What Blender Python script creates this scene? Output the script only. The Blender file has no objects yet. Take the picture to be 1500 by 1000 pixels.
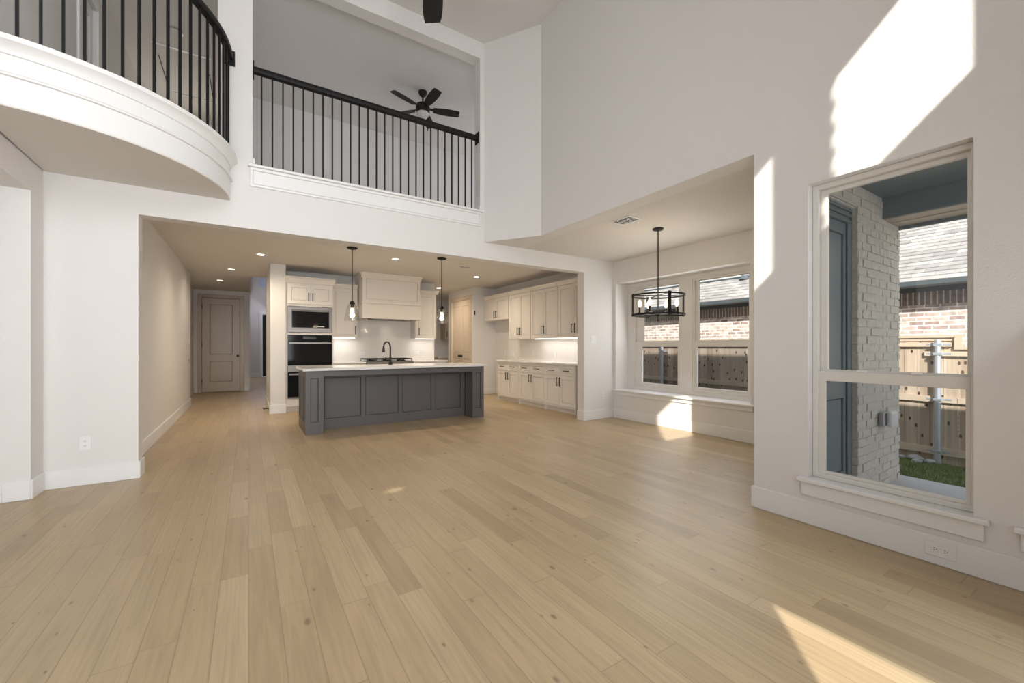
import bpy, bmesh, math, random
from mathutils import Vector, Matrix
random.seed(7)
C = bpy.context.scene.collection
scene = bpy.context.scene
PI = math.pi

# ------------------------------------------------------------------ camera
cam_d = bpy.data.cameras.new('camera'); cam = bpy.data.objects.new('camera', cam_d); C.objects.link(cam)
cam_d.sensor_width = 36.0
cam_d.lens = 604.6 / 1500 * 36
cam_d.shift_y = 8.0 / 1500
cam_d.clip_start = .05; cam_d.clip_end = 200
cam.location = (0, 0, 1.2)
cam.rotation_euler = (PI / 2, 0, -math.radians(32.556))
scene.camera = cam

# ------------------------------------------------------------------ world, sun, large lights, exposure
scene.view_settings.view_transform = 'Standard'
scene.view_settings.look = 'None'
scene.view_settings.gamma = 1
scene.view_settings.use_curve_mapping = False
scene.view_settings.exposure = 0.22
w = bpy.data.worlds.new('world'); scene.world = w; w.use_nodes = True
bg = w.node_tree.nodes['Background']
bg.inputs[0].default_value = (.84, .91, 1, 1); bg.inputs[1].default_value = 1.0
SUN = Vector((1.078, 1, -.93))
sd = bpy.data.lights.new('sun', 'SUN'); sd.energy = 6.2; sd.angle = math.radians(.5); sd.color = (1, .95, .87)
so = bpy.data.objects.new('sun', sd); C.objects.link(so)
so.rotation_euler = SUN.to_track_quat('-Z', 'Y').to_euler()

def area(name, loc, dirv, sx, sy, power, col=(1, 1, 1), spread=180):
    d = bpy.data.lights.new(name, 'AREA'); d.shape = 'RECTANGLE'; d.size = sx; d.size_y = sy; d.energy = power; d.color = col
    d.spread = math.radians(spread)
    o = bpy.data.objects.new(name, d); C.objects.link(o); o.location = loc
    o.rotation_euler = Vector(dirv).to_track_quat('-Z', 'Y').to_euler()
    return o
# area lamps standing in for daylight at windows, with added fill elsewhere
for xw in (-2.0, -.55, .9): area('fill_rear_low', (xw, -1.12, 1.6), (-.03, 1, .06), 1.05, 1.9, 27, (.925, .955, 1), 120)  # added fill behind the camera, mostly in front of solid wall
for xw in (-1.2, .3): area('fill_rear_high', (xw, -1.12, 4.2), (-.06, 1, -.1), 1.2, 1.5, 18, (.91, .945, 1), 120)  # added upper fill, larger than the real openings behind it
area('fill_side_room', (-5.2, 1.8, 1.9), (1, .25, 0), 4.0, 2.6, 30, (.95, .97, 1))  # added fill; the side room has no opening here
area('daylight_right_window', (3.12, -.05, 1.45), (-1, .32, .22), .75, 1.9, 22, (.93, .955, 1))
area('fill_right_high', (3.12, -.45, 4.15), (-1, .75, .05), 1.1, 1.5, 24, (.92, .95, 1))  # added fill for the upper left walls, no window at this height
area('daylight_nook_windows', (5.55, 3.85, 1.4), (-1, 0, -.15), 1.9, 1.6, 15, (.95, .97, 1))
area('daylight_foyer', (1.4, 18.6, 3.6), (-.5, -1, -.5), 2.0, 2.0, 48, (.84, .84, 1))
area('fill_loft', (5.9, 6.7, 4.3), (-1, .05, .1), 1.6, 1.4, 30, (.95, .95, 1))  # added lamp brightening the loft; its side wall is closed
area('fill_upper_hall', (-.85, 9.55, 4.1), (0, -1, -.15), .9, 1.2, 9, (1, .95, .88))  # added lamp at the closed end of the upper hall

# ------------------------------------------------------------------ materials
def newmat(name):
    m = bpy.data.materials.new(name); m.use_nodes = True
    return m, m.node_tree, m.node_tree.nodes['Principled BSDF']
def N(t, typ, **kw):
    n = t.nodes.new(typ)
    for k, v in kw.items(): setattr(n, k, v)
    return n
def coords(t):
    return N(t, 'ShaderNodeTexCoord').outputs['Object']
def mat(name, col, rough=.5, metal=0, var=.03, vscale=6, bump=0, bscale=150, spec=None, coat=0):
    m, t, b = newmat(name)
    co = coords(t)
    nz = N(t, 'ShaderNodeTexNoise'); nz.inputs['Scale'].default_value = vscale; nz.inputs['Detail'].default_value = 3
    t.links.new(co, nz.inputs['Vector'])
    mx = N(t, 'ShaderNodeMix', data_type='RGBA')
    mx.inputs[6].default_value = (*[c * (1 - var) for c in col], 1); mx.inputs[7].default_value = (*[min(1, c * (1 + var)) for c in col], 1)
    t.links.new(nz.outputs[0], mx.inputs[0]); t.links.new(mx.outputs[2], b.inputs['Base Color'])
    b.inputs['Roughness'].default_value = rough; b.inputs['Metallic'].default_value = metal
    if spec is not None: b.inputs['Specular IOR Level'].default_value = spec
    if coat: b.inputs['Coat Weight'].default_value = coat; b.inputs['Coat Roughness'].default_value = .08
    if bump:
        n2 = N(t, 'ShaderNodeTexNoise'); n2.inputs['Scale'].default_value = bscale; n2.inputs['Detail'].default_value = 2
        t.links.new(co, n2.inputs['Vector'])
        bp = N(t, 'ShaderNodeBump'); bp.inputs['Strength'].default_value = bump; bp.inputs['Distance'].default_value = .004
        t.links.new(n2.outputs[0], bp.inputs['Height']); t.links.new(bp.outputs[0], b.inputs['Normal'])
    return m
def emat(name, col, strength):
    m, t, b = newmat(name)
    b.inputs['Base Color'].default_value = (*col, 1)
    b.inputs['Emission Color'].default_value = (*col, 1); b.inputs['Emission Strength'].default_value = strength
    return m
def glassmat(name, tint=(1, 1, 1), ior=1.45, extra=0.0):
    m, t, b = newmat(name); t.nodes.remove(b)
    out = t.nodes['Material Output']
    tr = N(t, 'ShaderNodeBsdfTransparent'); tr.inputs[0].default_value = (*tint, 1)
    gl = N(t, 'ShaderNodeBsdfGlossy'); gl.inputs['Roughness'].default_value = .01
    fr = N(t, 'ShaderNodeFresnel'); fr.inputs[0].default_value = ior
    ad = N(t, 'ShaderNodeMath', operation='ADD', use_clamp=True); ad.inputs[1].default_value = extra
    ge = N(t, 'ShaderNodeNewGeometry'); ou = N(t, 'ShaderNodeMath', operation='SUBTRACT'); ou.inputs[0].default_value = 1
    ml = N(t, 'ShaderNodeMath', operation='MULTIPLY'); mx = N(t, 'ShaderNodeMixShader')
    t.links.new(ge.outputs['Backfacing'], ou.inputs[1]); t.links.new(fr.outputs[0], ad.inputs[0])
    t.links.new(ad.outputs[0], ml.inputs[0]); t.links.new(ou.outputs[0], ml.inputs[1]); t.links.new(ml.outputs[0], mx.inputs[0])
    t.links.new(tr.outputs[0], mx.inputs[1]); t.links.new(gl.outputs[0], mx.inputs[2]); t.links.new(mx.outputs[0], out.inputs[0])
    return m
def brickmat(name, c1, c2, mortar, bw, bh, ms, axes, bump=.5, rough=.85, bias=0.0, noise=.25, scale_noise=14):
    """brick pattern laid over the two object axes given ('xz', 'yz', 'xy' ...)"""
    m, t, b = newmat(name)
    sp = N(t, 'ShaderNodeSeparateXYZ'); t.links.new(coords(t), sp.inputs[0])
    cb = N(t, 'ShaderNodeCombineXYZ')
    t.links.new(sp.outputs['xyz'.index(axes[0])], cb.inputs[0]); t.links.new(sp.outputs['xyz'.index(axes[1])], cb.inputs[1])
    br = N(t, 'ShaderNodeTexBrick'); br.inputs['Scale'].default_value = 1
    br.inputs['Color1'].default_value = (*c1, 1); br.inputs['Color2'].default_value = (*c2, 1); br.inputs['Mortar'].default_value = (*mortar, 1)
    br.inputs['Mortar Size'].default_value = ms; br.inputs['Brick Width'].default_value = bw; br.inputs['Row Height'].default_value = bh
    br.inputs['Bias'].default_value = bias; br.inputs['Mortar Smooth'].default_value = .2
    t.links.new(cb.outputs[0], br.inputs['Vector'])
    nz = N(t, 'ShaderNodeTexNoise'); nz.inputs['Scale'].default_value = scale_noise; nz.inputs['Detail'].default_value = 5
    t.links.new(cb.outputs[0], nz.inputs['Vector'])
    rp = N(t, 'ShaderNodeMapRange'); rp.inputs[1].default_value = .3; rp.inputs[2].default_value = .7; rp.inputs[3].default_value = 1 - noise; rp.inputs[4].default_value = 1 + noise
    t.links.new(nz.outputs[0], rp.inputs[0])
    mu = N(t, 'ShaderNodeMix', data_type='RGBA', blend_type='MULTIPLY'); mu.inputs[0].default_value = 1
    t.links.new(br.outputs[0], mu.inputs[6]); t.links.new(rp.outputs[0], mu.inputs[7])
    t.links.new(mu.outputs[2], b.inputs['Base Color']); b.inputs['Roughness'].default_value = rough
    bp = N(t, 'ShaderNodeBump'); bp.inputs['Strength'].default_value = bump; bp.inputs['Distance'].default_value = .01; bp.invert = True
    t.links.new(br.outputs[1], bp.inputs['Height']); t.links.new(bp.outputs[0], b.inputs['Normal'])
    return m

def floor_material(name, tint=1.0):
    m, t, b = newmat(name)
    L = t.links
    sp = N(t, 'ShaderNodeSeparateXYZ'); L.new(coords(t), sp.inputs[0])
    def M(op, a, bb=None, clamp=False):
        n = N(t, 'ShaderNodeMath', operation=op, use_clamp=clamp)
        for i, v in enumerate((a, bb)):
            if v is None: continue
            if isinstance(v, (int, float)): n.inputs[i].default_value = v
            else: L.new(v, n.inputs[i])
        return n.outputs[0]
    W, LEN = .122, 1.35
    x, y = sp.outputs[0], sp.outputs[1]
    xr = M('DIVIDE', x, W); row = M('FLOOR', xr); fx = M('FRACT', xr)
    wn = N(t, 'ShaderNodeTexWhiteNoise', noise_dimensions='1D'); L.new(row, wn.inputs['W'])
    ln = M('ADD', M('MULTIPLY', wn.outputs[0], .9), .75)          # per-row plank length
    yr = M('ADD', M('DIVIDE', y, ln), M('MULTIPLY', wn.outputs[0], 37.3)); pl = M('FLOOR', yr); fy = M('FRACT', yr)
    cb = N(t, 'ShaderNodeCombineXYZ'); L.new(row, cb.inputs[0]); L.new(pl, cb.inputs[1])
    w2 = N(t, 'ShaderNodeTexWhiteNoise', noise_dimensions='2D'); L.new(cb.outputs[0], w2.inputs['Vector'])
    # seams
    ex = M('MINIMUM', fx, M('SUBTRACT', 1, fx)); ey = M('MINIMUM', fy, M('SUBTRACT', 1, fy))
    sx = M('LESS_THAN', ex, .011); sy = M('LESS_THAN', ey, .0012)
    seam = M('MAXIMUM', sx, sy)
    # grain
    off = M('MULTIPLY', w2.outputs[0], 50)
    g = N(t, 'ShaderNodeCombineXYZ'); L.new(M('ADD', M('MULTIPLY', x, 34), off), g.inputs[0]); L.new(M('ADD', M('MULTIPLY', y, 1.6), off), g.inputs[1])
    n1 = N(t, 'ShaderNodeTexNoise'); n1.inputs['Scale'].default_value = 1; n1.inputs['Detail'].default_value = 6; n1.inputs['Roughness'].default_value = .62; n1.inputs['Distortion'].default_value = 1.1
    L.new(g.outputs[0], n1.inputs['Vector'])
    g3 = N(t, 'ShaderNodeCombineXYZ'); L.new(M('ADD', M('MULTIPLY', x, 5), off), g3.inputs[0]); L.new(M('ADD', M('MULTIPLY', y, 1.3), off), g3.inputs[1])
    n3 = N(t, 'ShaderNodeTexNoise'); n3.inputs['Scale'].default_value = 1; n3.inputs['Detail'].default_value = 3
    L.new(g3.outputs[0], n3.inputs['Vector'])
    # knots
    gk = N(t, 'ShaderNodeCombineXYZ'); L.new(M('MULTIPLY', x, 4.2), gk.inputs[0]); L.new(M('MULTIPLY', y, 2.1), gk.inputs[1])
    vo = N(t, 'ShaderNodeTexVoronoi', voronoi_dimensions='2D'); vo.inputs['Scale'].default_value = 1
    dn = N(t, 'ShaderNodeTexNoise'); dn.inputs['Scale'].default_value = 2.2; dn.inputs['Detail'].default_value = 3
    L.new(gk.outputs[0], dn.inputs['Vector'])
    L.new(gk.outputs[0], vo.inputs['Vector'])
    sc = N(t, 'ShaderNodeSeparateColor'); L.new(vo.outputs['Color'], sc.inputs[0])
    ksz = M('MULTIPLY', M('MAXIMUM', M('SUBTRACT', sc.outputs[0], .60), 0), .17)
    kd = M('ADD', vo.outputs['Distance'], M('MULTIPLY', M('SUBTRACT', dn.outputs[0], .5), .16))
    kn = N(t, 'ShaderNodeMapRange'); kn.inputs[3].default_value = 1; kn.inputs[4].default_value = 0
    L.new(kd, kn.inputs[0]); L.new(M('MULTIPLY', ksz, .35), kn.inputs[1]); L.new(M('ADD', ksz, .002), kn.inputs[2])
    # cathedral figure: warped rings stretched along the board, strongest on some boards
    gw = N(t, 'ShaderNodeCombineXYZ'); L.new(M('ADD', M('MULTIPLY', x, 9), off), gw.inputs[0]); L.new(M('ADD', M('MULTIPLY', y, 1.1), off), gw.inputs[1])
    wv = N(t, 'ShaderNodeTexWave', wave_type='BANDS', bands_direction='X'); wv.inputs['Scale'].default_value = 1.6; wv.inputs['Distortion'].default_value = 9; wv.inputs['Detail'].default_value = 2.5; wv.inputs['Detail Scale'].default_value = .8
    L.new(gw.outputs[0], wv.inputs['Vector'])
    wsel = M('MULTIPLY', M('SUBTRACT', w2.outputs[0], .35, True), .13)
    fig = M('SUBTRACT', 1, M('MULTIPLY', M('POWER', wv.outputs[0], 3), wsel))
    # small pin knots and short checks
    gp = N(t, 'ShaderNodeCombineXYZ'); L.new(M('MULTIPLY', x, 9), gp.inputs[0]); L.new(M('MULTIPLY', y, 4), gp.inputs[1])
    vp_ = N(t, 'ShaderNodeTexVoronoi', voronoi_dimensions='2D'); vp_.inputs['Scale'].default_value = 1; L.new(gp.outputs[0], vp_.inputs['Vector'])
    sp2 = N(t, 'ShaderNodeSeparateColor'); L.new(vp_.outputs['Color'], sp2.inputs[0])
    ps = M('MULTIPLY', M('MAXIMUM', M('SUBTRACT', sp2.outputs[1], .80), 0), .5)
    pk = N(t, 'ShaderNodeMapRange'); pk.inputs[3].default_value = 1; pk.inputs[4].default_value = 0
    L.new(vp_.outputs['Distance'], pk.inputs[0]); L.new(M('MULTIPLY', ps, .2), pk.inputs[1]); L.new(M('ADD', ps, .002), pk.inputs[2])
    # colours
    rmp = N(t, 'ShaderNodeValToRGB'); cr = rmp.color_ramp
    cols = [(0, (.385, .282, .165)), (.12, (.435, .325, .192)), (.8, (.475, .360, .215)), (1, (.525, .402, .248))]
    while len(cr.elements) < len(cols): cr.elements.new(.5)
    for e, (p, c) in zip(cr.elements, cols): e.position = p; e.color = (*[v * tint for v in c], 1)
    L.new(w2.outputs[0], rmp.inputs[0])
    gm = N(t, 'ShaderNodeMapRange'); gm.inputs[1].default_value = .25; gm.inputs[2].default_value = .75; gm.inputs[3].default_value = .84; gm.inputs[4].default_value = 1.12
    L.new(n1.outputs[0], gm.inputs[0])
    gm3 = N(t, 'ShaderNodeMapRange'); gm3.inputs[1].default_value = .3; gm3.inputs[2].default_value = .7; gm3.inputs[3].default_value = .93; gm3.inputs[4].default_value = 1.06
    L.new(n3.outputs[0], gm3.inputs[0])
    mu = N(t, 'ShaderNodeMix', data_type='RGBA', blend_type='MULTIPLY'); mu.inputs[0].default_value = 1
    L.new(rmp.outputs[0], mu.inputs[6]); L.new(M('MULTIPLY', M('MULTIPLY', gm.outputs[0], gm3.outputs[0]), fig), mu.inputs[7])
    mk = N(t, 'ShaderNodeMix', data_type='RGBA'); mk.inputs[7].default_value = (.13, .085, .05, 1)
    L.new(M('MAXIMUM', M('MULTIPLY', kn.outputs[0], .62), M('MULTIPLY', pk.outputs[0], .55)), mk.inputs[0]); L.new(mu.outputs[2], mk.inputs[6])
    ms = N(t, 'ShaderNodeMix', data_type='RGBA'); ms.inputs[7].default_value = (.20, .14, .085, 1)
    L.new(M('MULTIPLY', seam, .62), ms.inputs[0]); L.new(mk.outputs[2], ms.inputs[6])
    L.new(ms.outputs[2], b.inputs['Base Color'])
    rr = M('ADD', M('MULTIPLY', n1.outputs[0], .16), .30); L.new(rr, b.inputs['Roughness'])
    b.inputs['Specular IOR Level'].default_value = .42
    bp = N(t, 'ShaderNodeBump'); bp.inputs['Strength'].default_value = .25; bp.inputs['Distance'].default_value = .002
    L.new(M('SUBTRACT', n1.outputs[0], M('MULTIPLY', seam, .6)), bp.inputs['Height']); L.new(bp.outputs[0], b.inputs['Normal'])
    return m

MW = mat('painted_plaster', (.745, .72, .69), .78, var=.012, vscale=3, bump=.35, bscale=95)
MCEIL = mat('ceiling_paint', (.70, .665, .62), .85, var=.012, vscale=3, bump=.25, bscale=120)
MTRIM = mat('white_trim_enamel', (.80, .785, .765), .32, var=.01, vscale=3)
MCAB = mat('cream_cabinet_paint', (.79, .74, .67), .38, var=.015, vscale=4)
MDOOR = mat('taupe_door_paint', (.50, .405, .31), .3, var=.015, vscale=3)
MPANTRY = mat('beige_glossy_door_paint', (.66, .56, .445), .16, var=.015, vscale=3)
MISL = mat('charcoal_cabinet_paint', (.112, .104, .102), .42, var=.03, vscale=4)
MQUARTZ = mat('white_quartz', (.80, .785, .76), .14, var=.012, vscale=5)
MTILE = brickmat('glossy_white_tile', (.76, .72, .67), (.78, .745, .70), (.735, .695, .645), .30, .10, .0015, 'xz', .03, .10, noise=.008)
MTILEY = brickmat('glossy_white_tile_side', (.76, .72, .67), (.78, .745, .70), (.735, .695, .645), .30, .10, .0015, 'yz', .03, .12, noise=.008)
MSTEEL = mat('brushed_stainless', (.25, .235, .22), .42, 1, var=.06, vscale=20)
MBLACKGL = mat('black_appliance_glass', (.012, .012, .013), .07, var=.1, spec=.12)
MIRON = mat('matte_black_iron', (.011, .010, .010), .5, var=.2, vscale=12, spec=.22)
MBLK = mat('black_hardware', (.015, .013, .012), .4, var=.1, spec=.3)
MFAN = mat('dark_bronze_blade', (.020, .016, .015), .5, var=.25, vscale=9, spec=.25)
MPLATE = mat('white_plastic_plate', (.80, .79, .77), .35, var=.01)
MDARKSLOT = mat('dark_slot', (.05, .045, .04), .6)
MVINYL = mat('almond_vinyl_frame', (.72, .69, .645), .4, var=.015)
MGL = glassmat('window_glass', (.97, .985, .985), 1.45)
MGLLOW = glassmat('screened_window_glass', (.86, .885, .90), 1.45, .012)
MGLSCR = glassmat('dark_screened_glass', (.74, .76, .79), 1.45, .012)
MCLEAR = glassmat('clear_shade_glass', (.985, .983, .98), 1.45, .2)
MBULB = emat('warm_bulb', (1, .88, .70), 1.1)
MFILA = emat('warm_candle_bulb', (1, .87, .70), 1.0)
MCANL = emat('recessed_lamp_lens', (1, .90, .76), 7)
MLED = emat('cool_led_strip', (1, .97, .92), 1.7)
MDIMG = mat('frosted_fan_glass', (.62, .58, .55), .3, var=.02)
MTEAL = mat('slate_teal_paint', (.165, .205, .22), .45, var=.03)
MTAN = mat('tan_soffit_board', (.50, .43, .37), .55, var=.12, vscale=3)
MCONC = mat('patio_concrete', (.52, .50, .50), .9, var=.07, vscale=5, bump=.3, bscale=60)
MPIER = mat('limewashed_brick', (.66, .60, .53), .9, var=.2, vscale=16, bump=.9, bscale=34)
MMORT = mat('pale_mortar', (.60, .56, .51), .95, var=.08, vscale=20, bump=.4, bscale=80)
MNB = brickmat('neighbour_brick', (.68, .55, .49), (.30, .205, .18), (.80, .745, .69), .205, .078, .012, 'yz', .5, bias=-.15, noise=.3, scale_noise=9)
MSOLD = brickmat('neighbour_soldier_brick', (.25, .19, .165), (.17, .13, .115), (.56, .50, .45), .078, 5.0, .011, 'yz', .5, noise=.25)
MSHING = brickmat('roof_shingles', (.47, .44, .415), (.30, .275, .265), (.19, .18, .17), .30, .1188, .0025, 'yx', .6, noise=.16, scale_noise=5)
MGUT = mat('slate_gutter', (.085, .105, .115), .5)
MCEDAR = mat('new_cedar_boards', (.60, .47, .35), .8, var=.16, vscale=2.2)
MGALV = mat('galvanised_post', (.55, .58, .62), .4, .55, var=.05)
MROCK = mat('pale_rock', (.36, .35, .34), .9, var=.2, vscale=20, bump=.8, bscale=40)
MGRASSB = mat('soil_under_grass', (.075, .105, .025), .95, var=.35, vscale=7)
MGRASS = mat('grass_blades', (.115, .165, .035), .8, var=.35, vscale=5)
MBLUEW = mat('sky_painted_transom', (.62, .70, .84), .4)  # opaque pane with the sky's glow put into its colour
MFLOOR = floor_material('oak_planks')
MCHROME = mat('grey_metal_box', (.42, .42, .43), .35, .7)

def picketmat():
    m, t, b = newmat('cedar_pickets'); L = t.links
    sp = N(t, 'ShaderNodeSeparateXYZ'); L.new(coords(t), sp.inputs[0])
    d = N(t, 'ShaderNodeMath', operation='DIVIDE'); L.new(sp.outputs[1], d.inputs[0]); d.inputs[1].default_value = .1425
    f = N(t, 'ShaderNodeMath', operation='FLOOR'); L.new(d.outputs[0], f.inputs[0])
    wn = N(t, 'ShaderNodeTexWhiteNoise', noise_dimensions='1D'); L.new(f.outputs[0], wn.inputs['W'])
    rp = N(t, 'ShaderNodeValToRGB'); rp.color_ramp.elements[0].color = (.42, .315, .225, 1); rp.color_ramp.elements[1].color = (.66, .535, .415, 1)
    L.new(wn.outputs[0], rp.inputs[0])
    cb = N(t, 'ShaderNodeCombineXYZ')
    for i, (src, k) in enumerate(((sp.outputs[1], 30), (sp.outputs[2], 1.6))):
        mm = N(t, 'ShaderNodeMath', operation='MULTIPLY'); L.new(src, mm.inputs[0]); mm.inputs[1].default_value = k; L.new(mm.outputs[0], cb.inputs[i])
    nz = N(t, 'ShaderNodeTexNoise'); nz.inputs['Scale'].default_value = 1; nz.inputs['Detail'].default_value = 4; L.new(cb.outputs[0], nz.inputs['Vector'])
    mr = N(t, 'ShaderNodeMapRange'); mr.inputs[1].default_value = .3; mr.inputs[2].default_value = .7; mr.inputs[3].default_value = .82; mr.inputs[4].default_value = 1.1
    L.new(nz.outputs[0], mr.inputs[0])
    mu = N(t, 'ShaderNodeMix', data_type='RGBA', blend_type='MULTIPLY'); mu.inputs[0].default_value = 1
    L.new(rp.outputs[0], mu.inputs[6]); L.new(mr.outputs[0], mu.inputs[7])
    ck = N(t, 'ShaderNodeCombineXYZ')
    for i, (src, k) in enumerate(((sp.outputs[1], 7), (sp.outputs[2], 3.5))):
        mm = N(t, 'ShaderNodeMath', operation='MULTIPLY'); L.new(src, mm.inputs[0]); mm.inputs[1].default_value = k; L.new(mm.outputs[0], ck.inputs[i])
    vo = N(t, 'ShaderNodeTexVoronoi', voronoi_dimensions='2D'); vo.inputs['Scale'].default_value = 1; L.new(ck.outputs[0], vo.inputs['Vector'])
    lt = N(t, 'ShaderNodeMath', operation='LESS_THAN'); L.new(vo.outputs['Distance'], lt.inputs[0]); lt.inputs[1].default_value = .10
    mk = N(t, 'ShaderNodeMix', data_type='RGBA'); mk.inputs[7].default_value = (.09, .05, .03, 1)
    L.new(lt.outputs[0], mk.inputs[0]); L.new(mu.outputs[2], mk.inputs[6]); L.new(mk.outputs[2], b.inputs['Base Color'])
    b.inputs['Roughness'].default_value = .85
    return m
MPICK = picketmat()

# ------------------------------------------------------------------ mesh helpers
def wloc(o):
    v = Vector((0, 0, 0))
    while o is not None: v = v + o.location; o = o.parent
    return v
class MB:
    """collects shapes given in world coordinates; build() links them as one mesh object"""
    def __init__(s): s.bm = bmesh.new()
    def quad(s, pts): return s.bm.faces.new([s.bm.verts.new(p) for p in pts])
    def box(s, x0, x1, y0, y1, z0, z1):
        v = [s.bm.verts.new(p) for p in ((x0, y0, z0), (x1, y0, z0), (x1, y1, z0), (x0, y1, z0), (x0, y0, z1), (x1, y0, z1), (x1, y1, z1), (x0, y1, z1))]
        for f in ((0, 3, 2, 1), (4, 5, 6, 7), (0, 1, 5, 4), (1, 2, 6, 5), (2, 3, 7, 6), (3, 0, 4, 7)): s.bm.faces.new([v[i] for i in f])
        return s
    def prism(s, poly, z0, z1, f=lambda a, b, c: (a, b, c)):
        lo = [s.bm.verts.new(f(a, b, z0)) for a, b in poly]; hi = [s.bm.verts.new(f(a, b, z1)) for a, b in poly]
        n = len(poly); s.bm.faces.new(lo[::-1]); s.bm.faces.new(hi)
        for i in range(n): s.bm.faces.new((lo[i], lo[(i + 1) % n], hi[(i + 1) % n], hi[i]))
        return s
    def lathe(s, prof, c, seg=24, axis='z'):
        rings = []
        for r, h in prof:
            ring = []
            for k in range(seg):
                a = 2 * PI * k / seg; p, q = r * math.cos(a), r * math.sin(a)
                o = {'z': (p, q, h), 'y': (p, h, q), 'x': (h, p, q)}[axis]
                ring.append(s.bm.verts.new((c[0] + o[0], c[1] + o[1], c[2] + o[2])))
            rings.append(ring)
        for A, B in zip(rings, rings[1:]):
            for k in range(seg): s.bm.faces.new((A[k], A[(k + 1) % seg], B[(k + 1) % seg], B[k]))
        for ring, h in ((rings[0], 0), (rings[-1], 1)):
            s.bm.faces.new(ring[::-1] if h == 0 else ring)
        return s
    def tube(s, pts, r, seg=10, closed=False, up=Vector((0, 0, 1))):
        pts = [Vector(p) for p in pts]; n = len(pts); rings = []
        rr = r if isinstance(r, (list, tuple)) else [r] * n
        for i, p in enumerate(pts):
            if closed: d = pts[(i + 1) % n] - pts[i - 1]
            else: d = pts[min(i + 1, n - 1)] - pts[max(i - 1, 0)]
            d.normalize()
            u = up if abs(d.dot(up)) < .95 else Vector((1, 0, 0))
            a = d.cross(u).normalized(); b = a.cross(d).normalized()
            rings.append([s.bm.verts.new(p + (a * math.cos(2 * PI * k / seg) + b * math.sin(2 * PI * k / seg)) * rr[i]) for k in range(seg)])
        for i in range(n if closed else n - 1):
            A, B = rings[i], rings[(i + 1) % n]
            for k in range(seg): s.bm.faces.new((A[k], A[(k + 1) % seg], B[(k + 1) % seg], B[k]))
        if not closed: s.bm.faces.new(rings[0][::-1]); s.bm.faces.new(rings[-1])
        return s
    def sweep(s, pts, prof, closed=False):
        """sweep a (side, up) profile along a horizontal path"""
        pts = [Vector(p) for p in pts]; n = len(pts); rings = []
        for i, p in enumerate(pts):
            d = (pts[(i + 1) % n] - pts[i - 1]) if closed else (pts[min(i + 1, n - 1)] - pts[max(i - 1, 0)])
            d.z = 0; d.normalize(); side = Vector((d.y, -d.x, 0))
            rings.append([s.bm.verts.new(p + side * a + Vector((0, 0, b))) for a, b in prof])
        m = len(prof)
        for i in range(n if closed else n - 1):
            A, B = rings[i], rings[(i + 1) % n]
            for k in range(m): s.bm.faces.new((A[k], A[(k + 1) % m], B[(k + 1) % m], B[k]))
        if not closed: s.bm.faces.new(rings[0][::-1]); s.bm.faces.new(rings[-1])
        return s
    def relief(s, f, us, vs, D, back):
        """grid of cells: D[j][i] = front depth of the cell (None = hole); f(u, v, d) gives the point"""
        bm = s.bm; cache = {}
        def V(u, v, d):
            k = (round(u, 5), round(v, 5), round(d, 5))
            if k not in cache: cache[k] = bm.verts.new(f(*k))
            return cache[k]
        def F(*p):
            vs_ = [V(*q) for q in p]
            if len(set(vs_)) == 4:
                try: bm.faces.new(vs_)
                except ValueError: pass
        nu, nv = len(us) - 1, len(vs) - 1
        g = lambda i, j: D[j][i] if 0 <= i < nu and 0 <= j < nv else None
        for j in range(nv):
            for i in range(nu):
                d = g(i, j)
                if d is None: continue
                u0, u1, v0, v1 = us[i], us[i + 1], vs[j], vs[j + 1]
                F((u0, v0, d), (u1, v0, d), (u1, v1, d), (u0, v1, d)); F((u0, v0, back), (u0, v1, back), (u1, v1, back), (u1, v0, back))
                for (a, b, n) in (((u0, v0), (u1, v0), g(i, j - 1)), ((u1, v1), (u0, v1), g(i, j + 1)), ((u1, v0), (u1, v1), g(i + 1, j)), ((u0, v1), (u0, v0), g(i - 1, j))):
                    if n is None: F((*a, back), (*b, back), (*b, d), (*a, d))
                    elif n != d and abs(n - back) > abs(d - back) - 1e-9: continue
                    elif n != d: F((*a, n), (*b, n), (*b, d), (*a, d))
        return s
    def build(s, name, material, parent=None, bevel=0, smooth=False, seg=1):
        bmesh.ops.recalc_face_normals(s.bm, faces=s.bm.faces[:])
        off = wloc(parent) if parent else Vector((0, 0, 0))
        me = bpy.data.meshes.new(name); 
        for v in s.bm.verts: v.co -= off
        s.bm.to_mesh(me); s.bm.free()
        if smooth:
            me.polygons.foreach_set('use_smooth', [True] * len(me.polygons))
            try: me.set_sharp_from_angle(angle=math.radians(40))
            except Exception: pass
        o = bpy.data.objects.new(name, me); C.objects.link(o)
        if material: me.materials.append(material)
        if parent: o.parent = parent
        if bevel:
            b = o.modifiers.new('bevel', 'BEVEL'); b.width = bevel; b.segments = seg; b.limit_method = 'ANGLE'; b.angle_limit = math.radians(50)
        return o
def X_(x): return lambda u, v, d: (d, u, v)          # wall facing along x: u = y, v = z, d = x
def Y_(): return lambda u, v, d: (u, d, v)           # wall facing along y: u = x, v = z, d = y
FX = lambda u, v, d: (d, u, v)
FY = lambda u, v, d: (u, d, v)
FZ = lambda u, v, d: (u, v, d)
def thing(name, label, cat, loc=(0, 0, 0), group=None):
    o = bpy.data.objects.new(name, None); C.objects.link(o); o.location = loc; o.empty_display_size = .1
    o['label'] = label; o['category'] = cat
    if group: o['group'] = group
    return o
def tag(o, label, cat, group=None, kind=None):
    o['label'] = label; o['category'] = cat
    if group: o['group'] = group
    if kind: o['kind'] = kind
    return o
def structure(o, label=None):
    o['kind'] = 'structure'
    if label: o['label'] = label; 
    return o
def sroot(name, loc=(0, 0, 0)):
    o = bpy.data.objects.new(name, None); C.objects.link(o); o.location = loc; o['kind'] = 'structure'; return o
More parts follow.
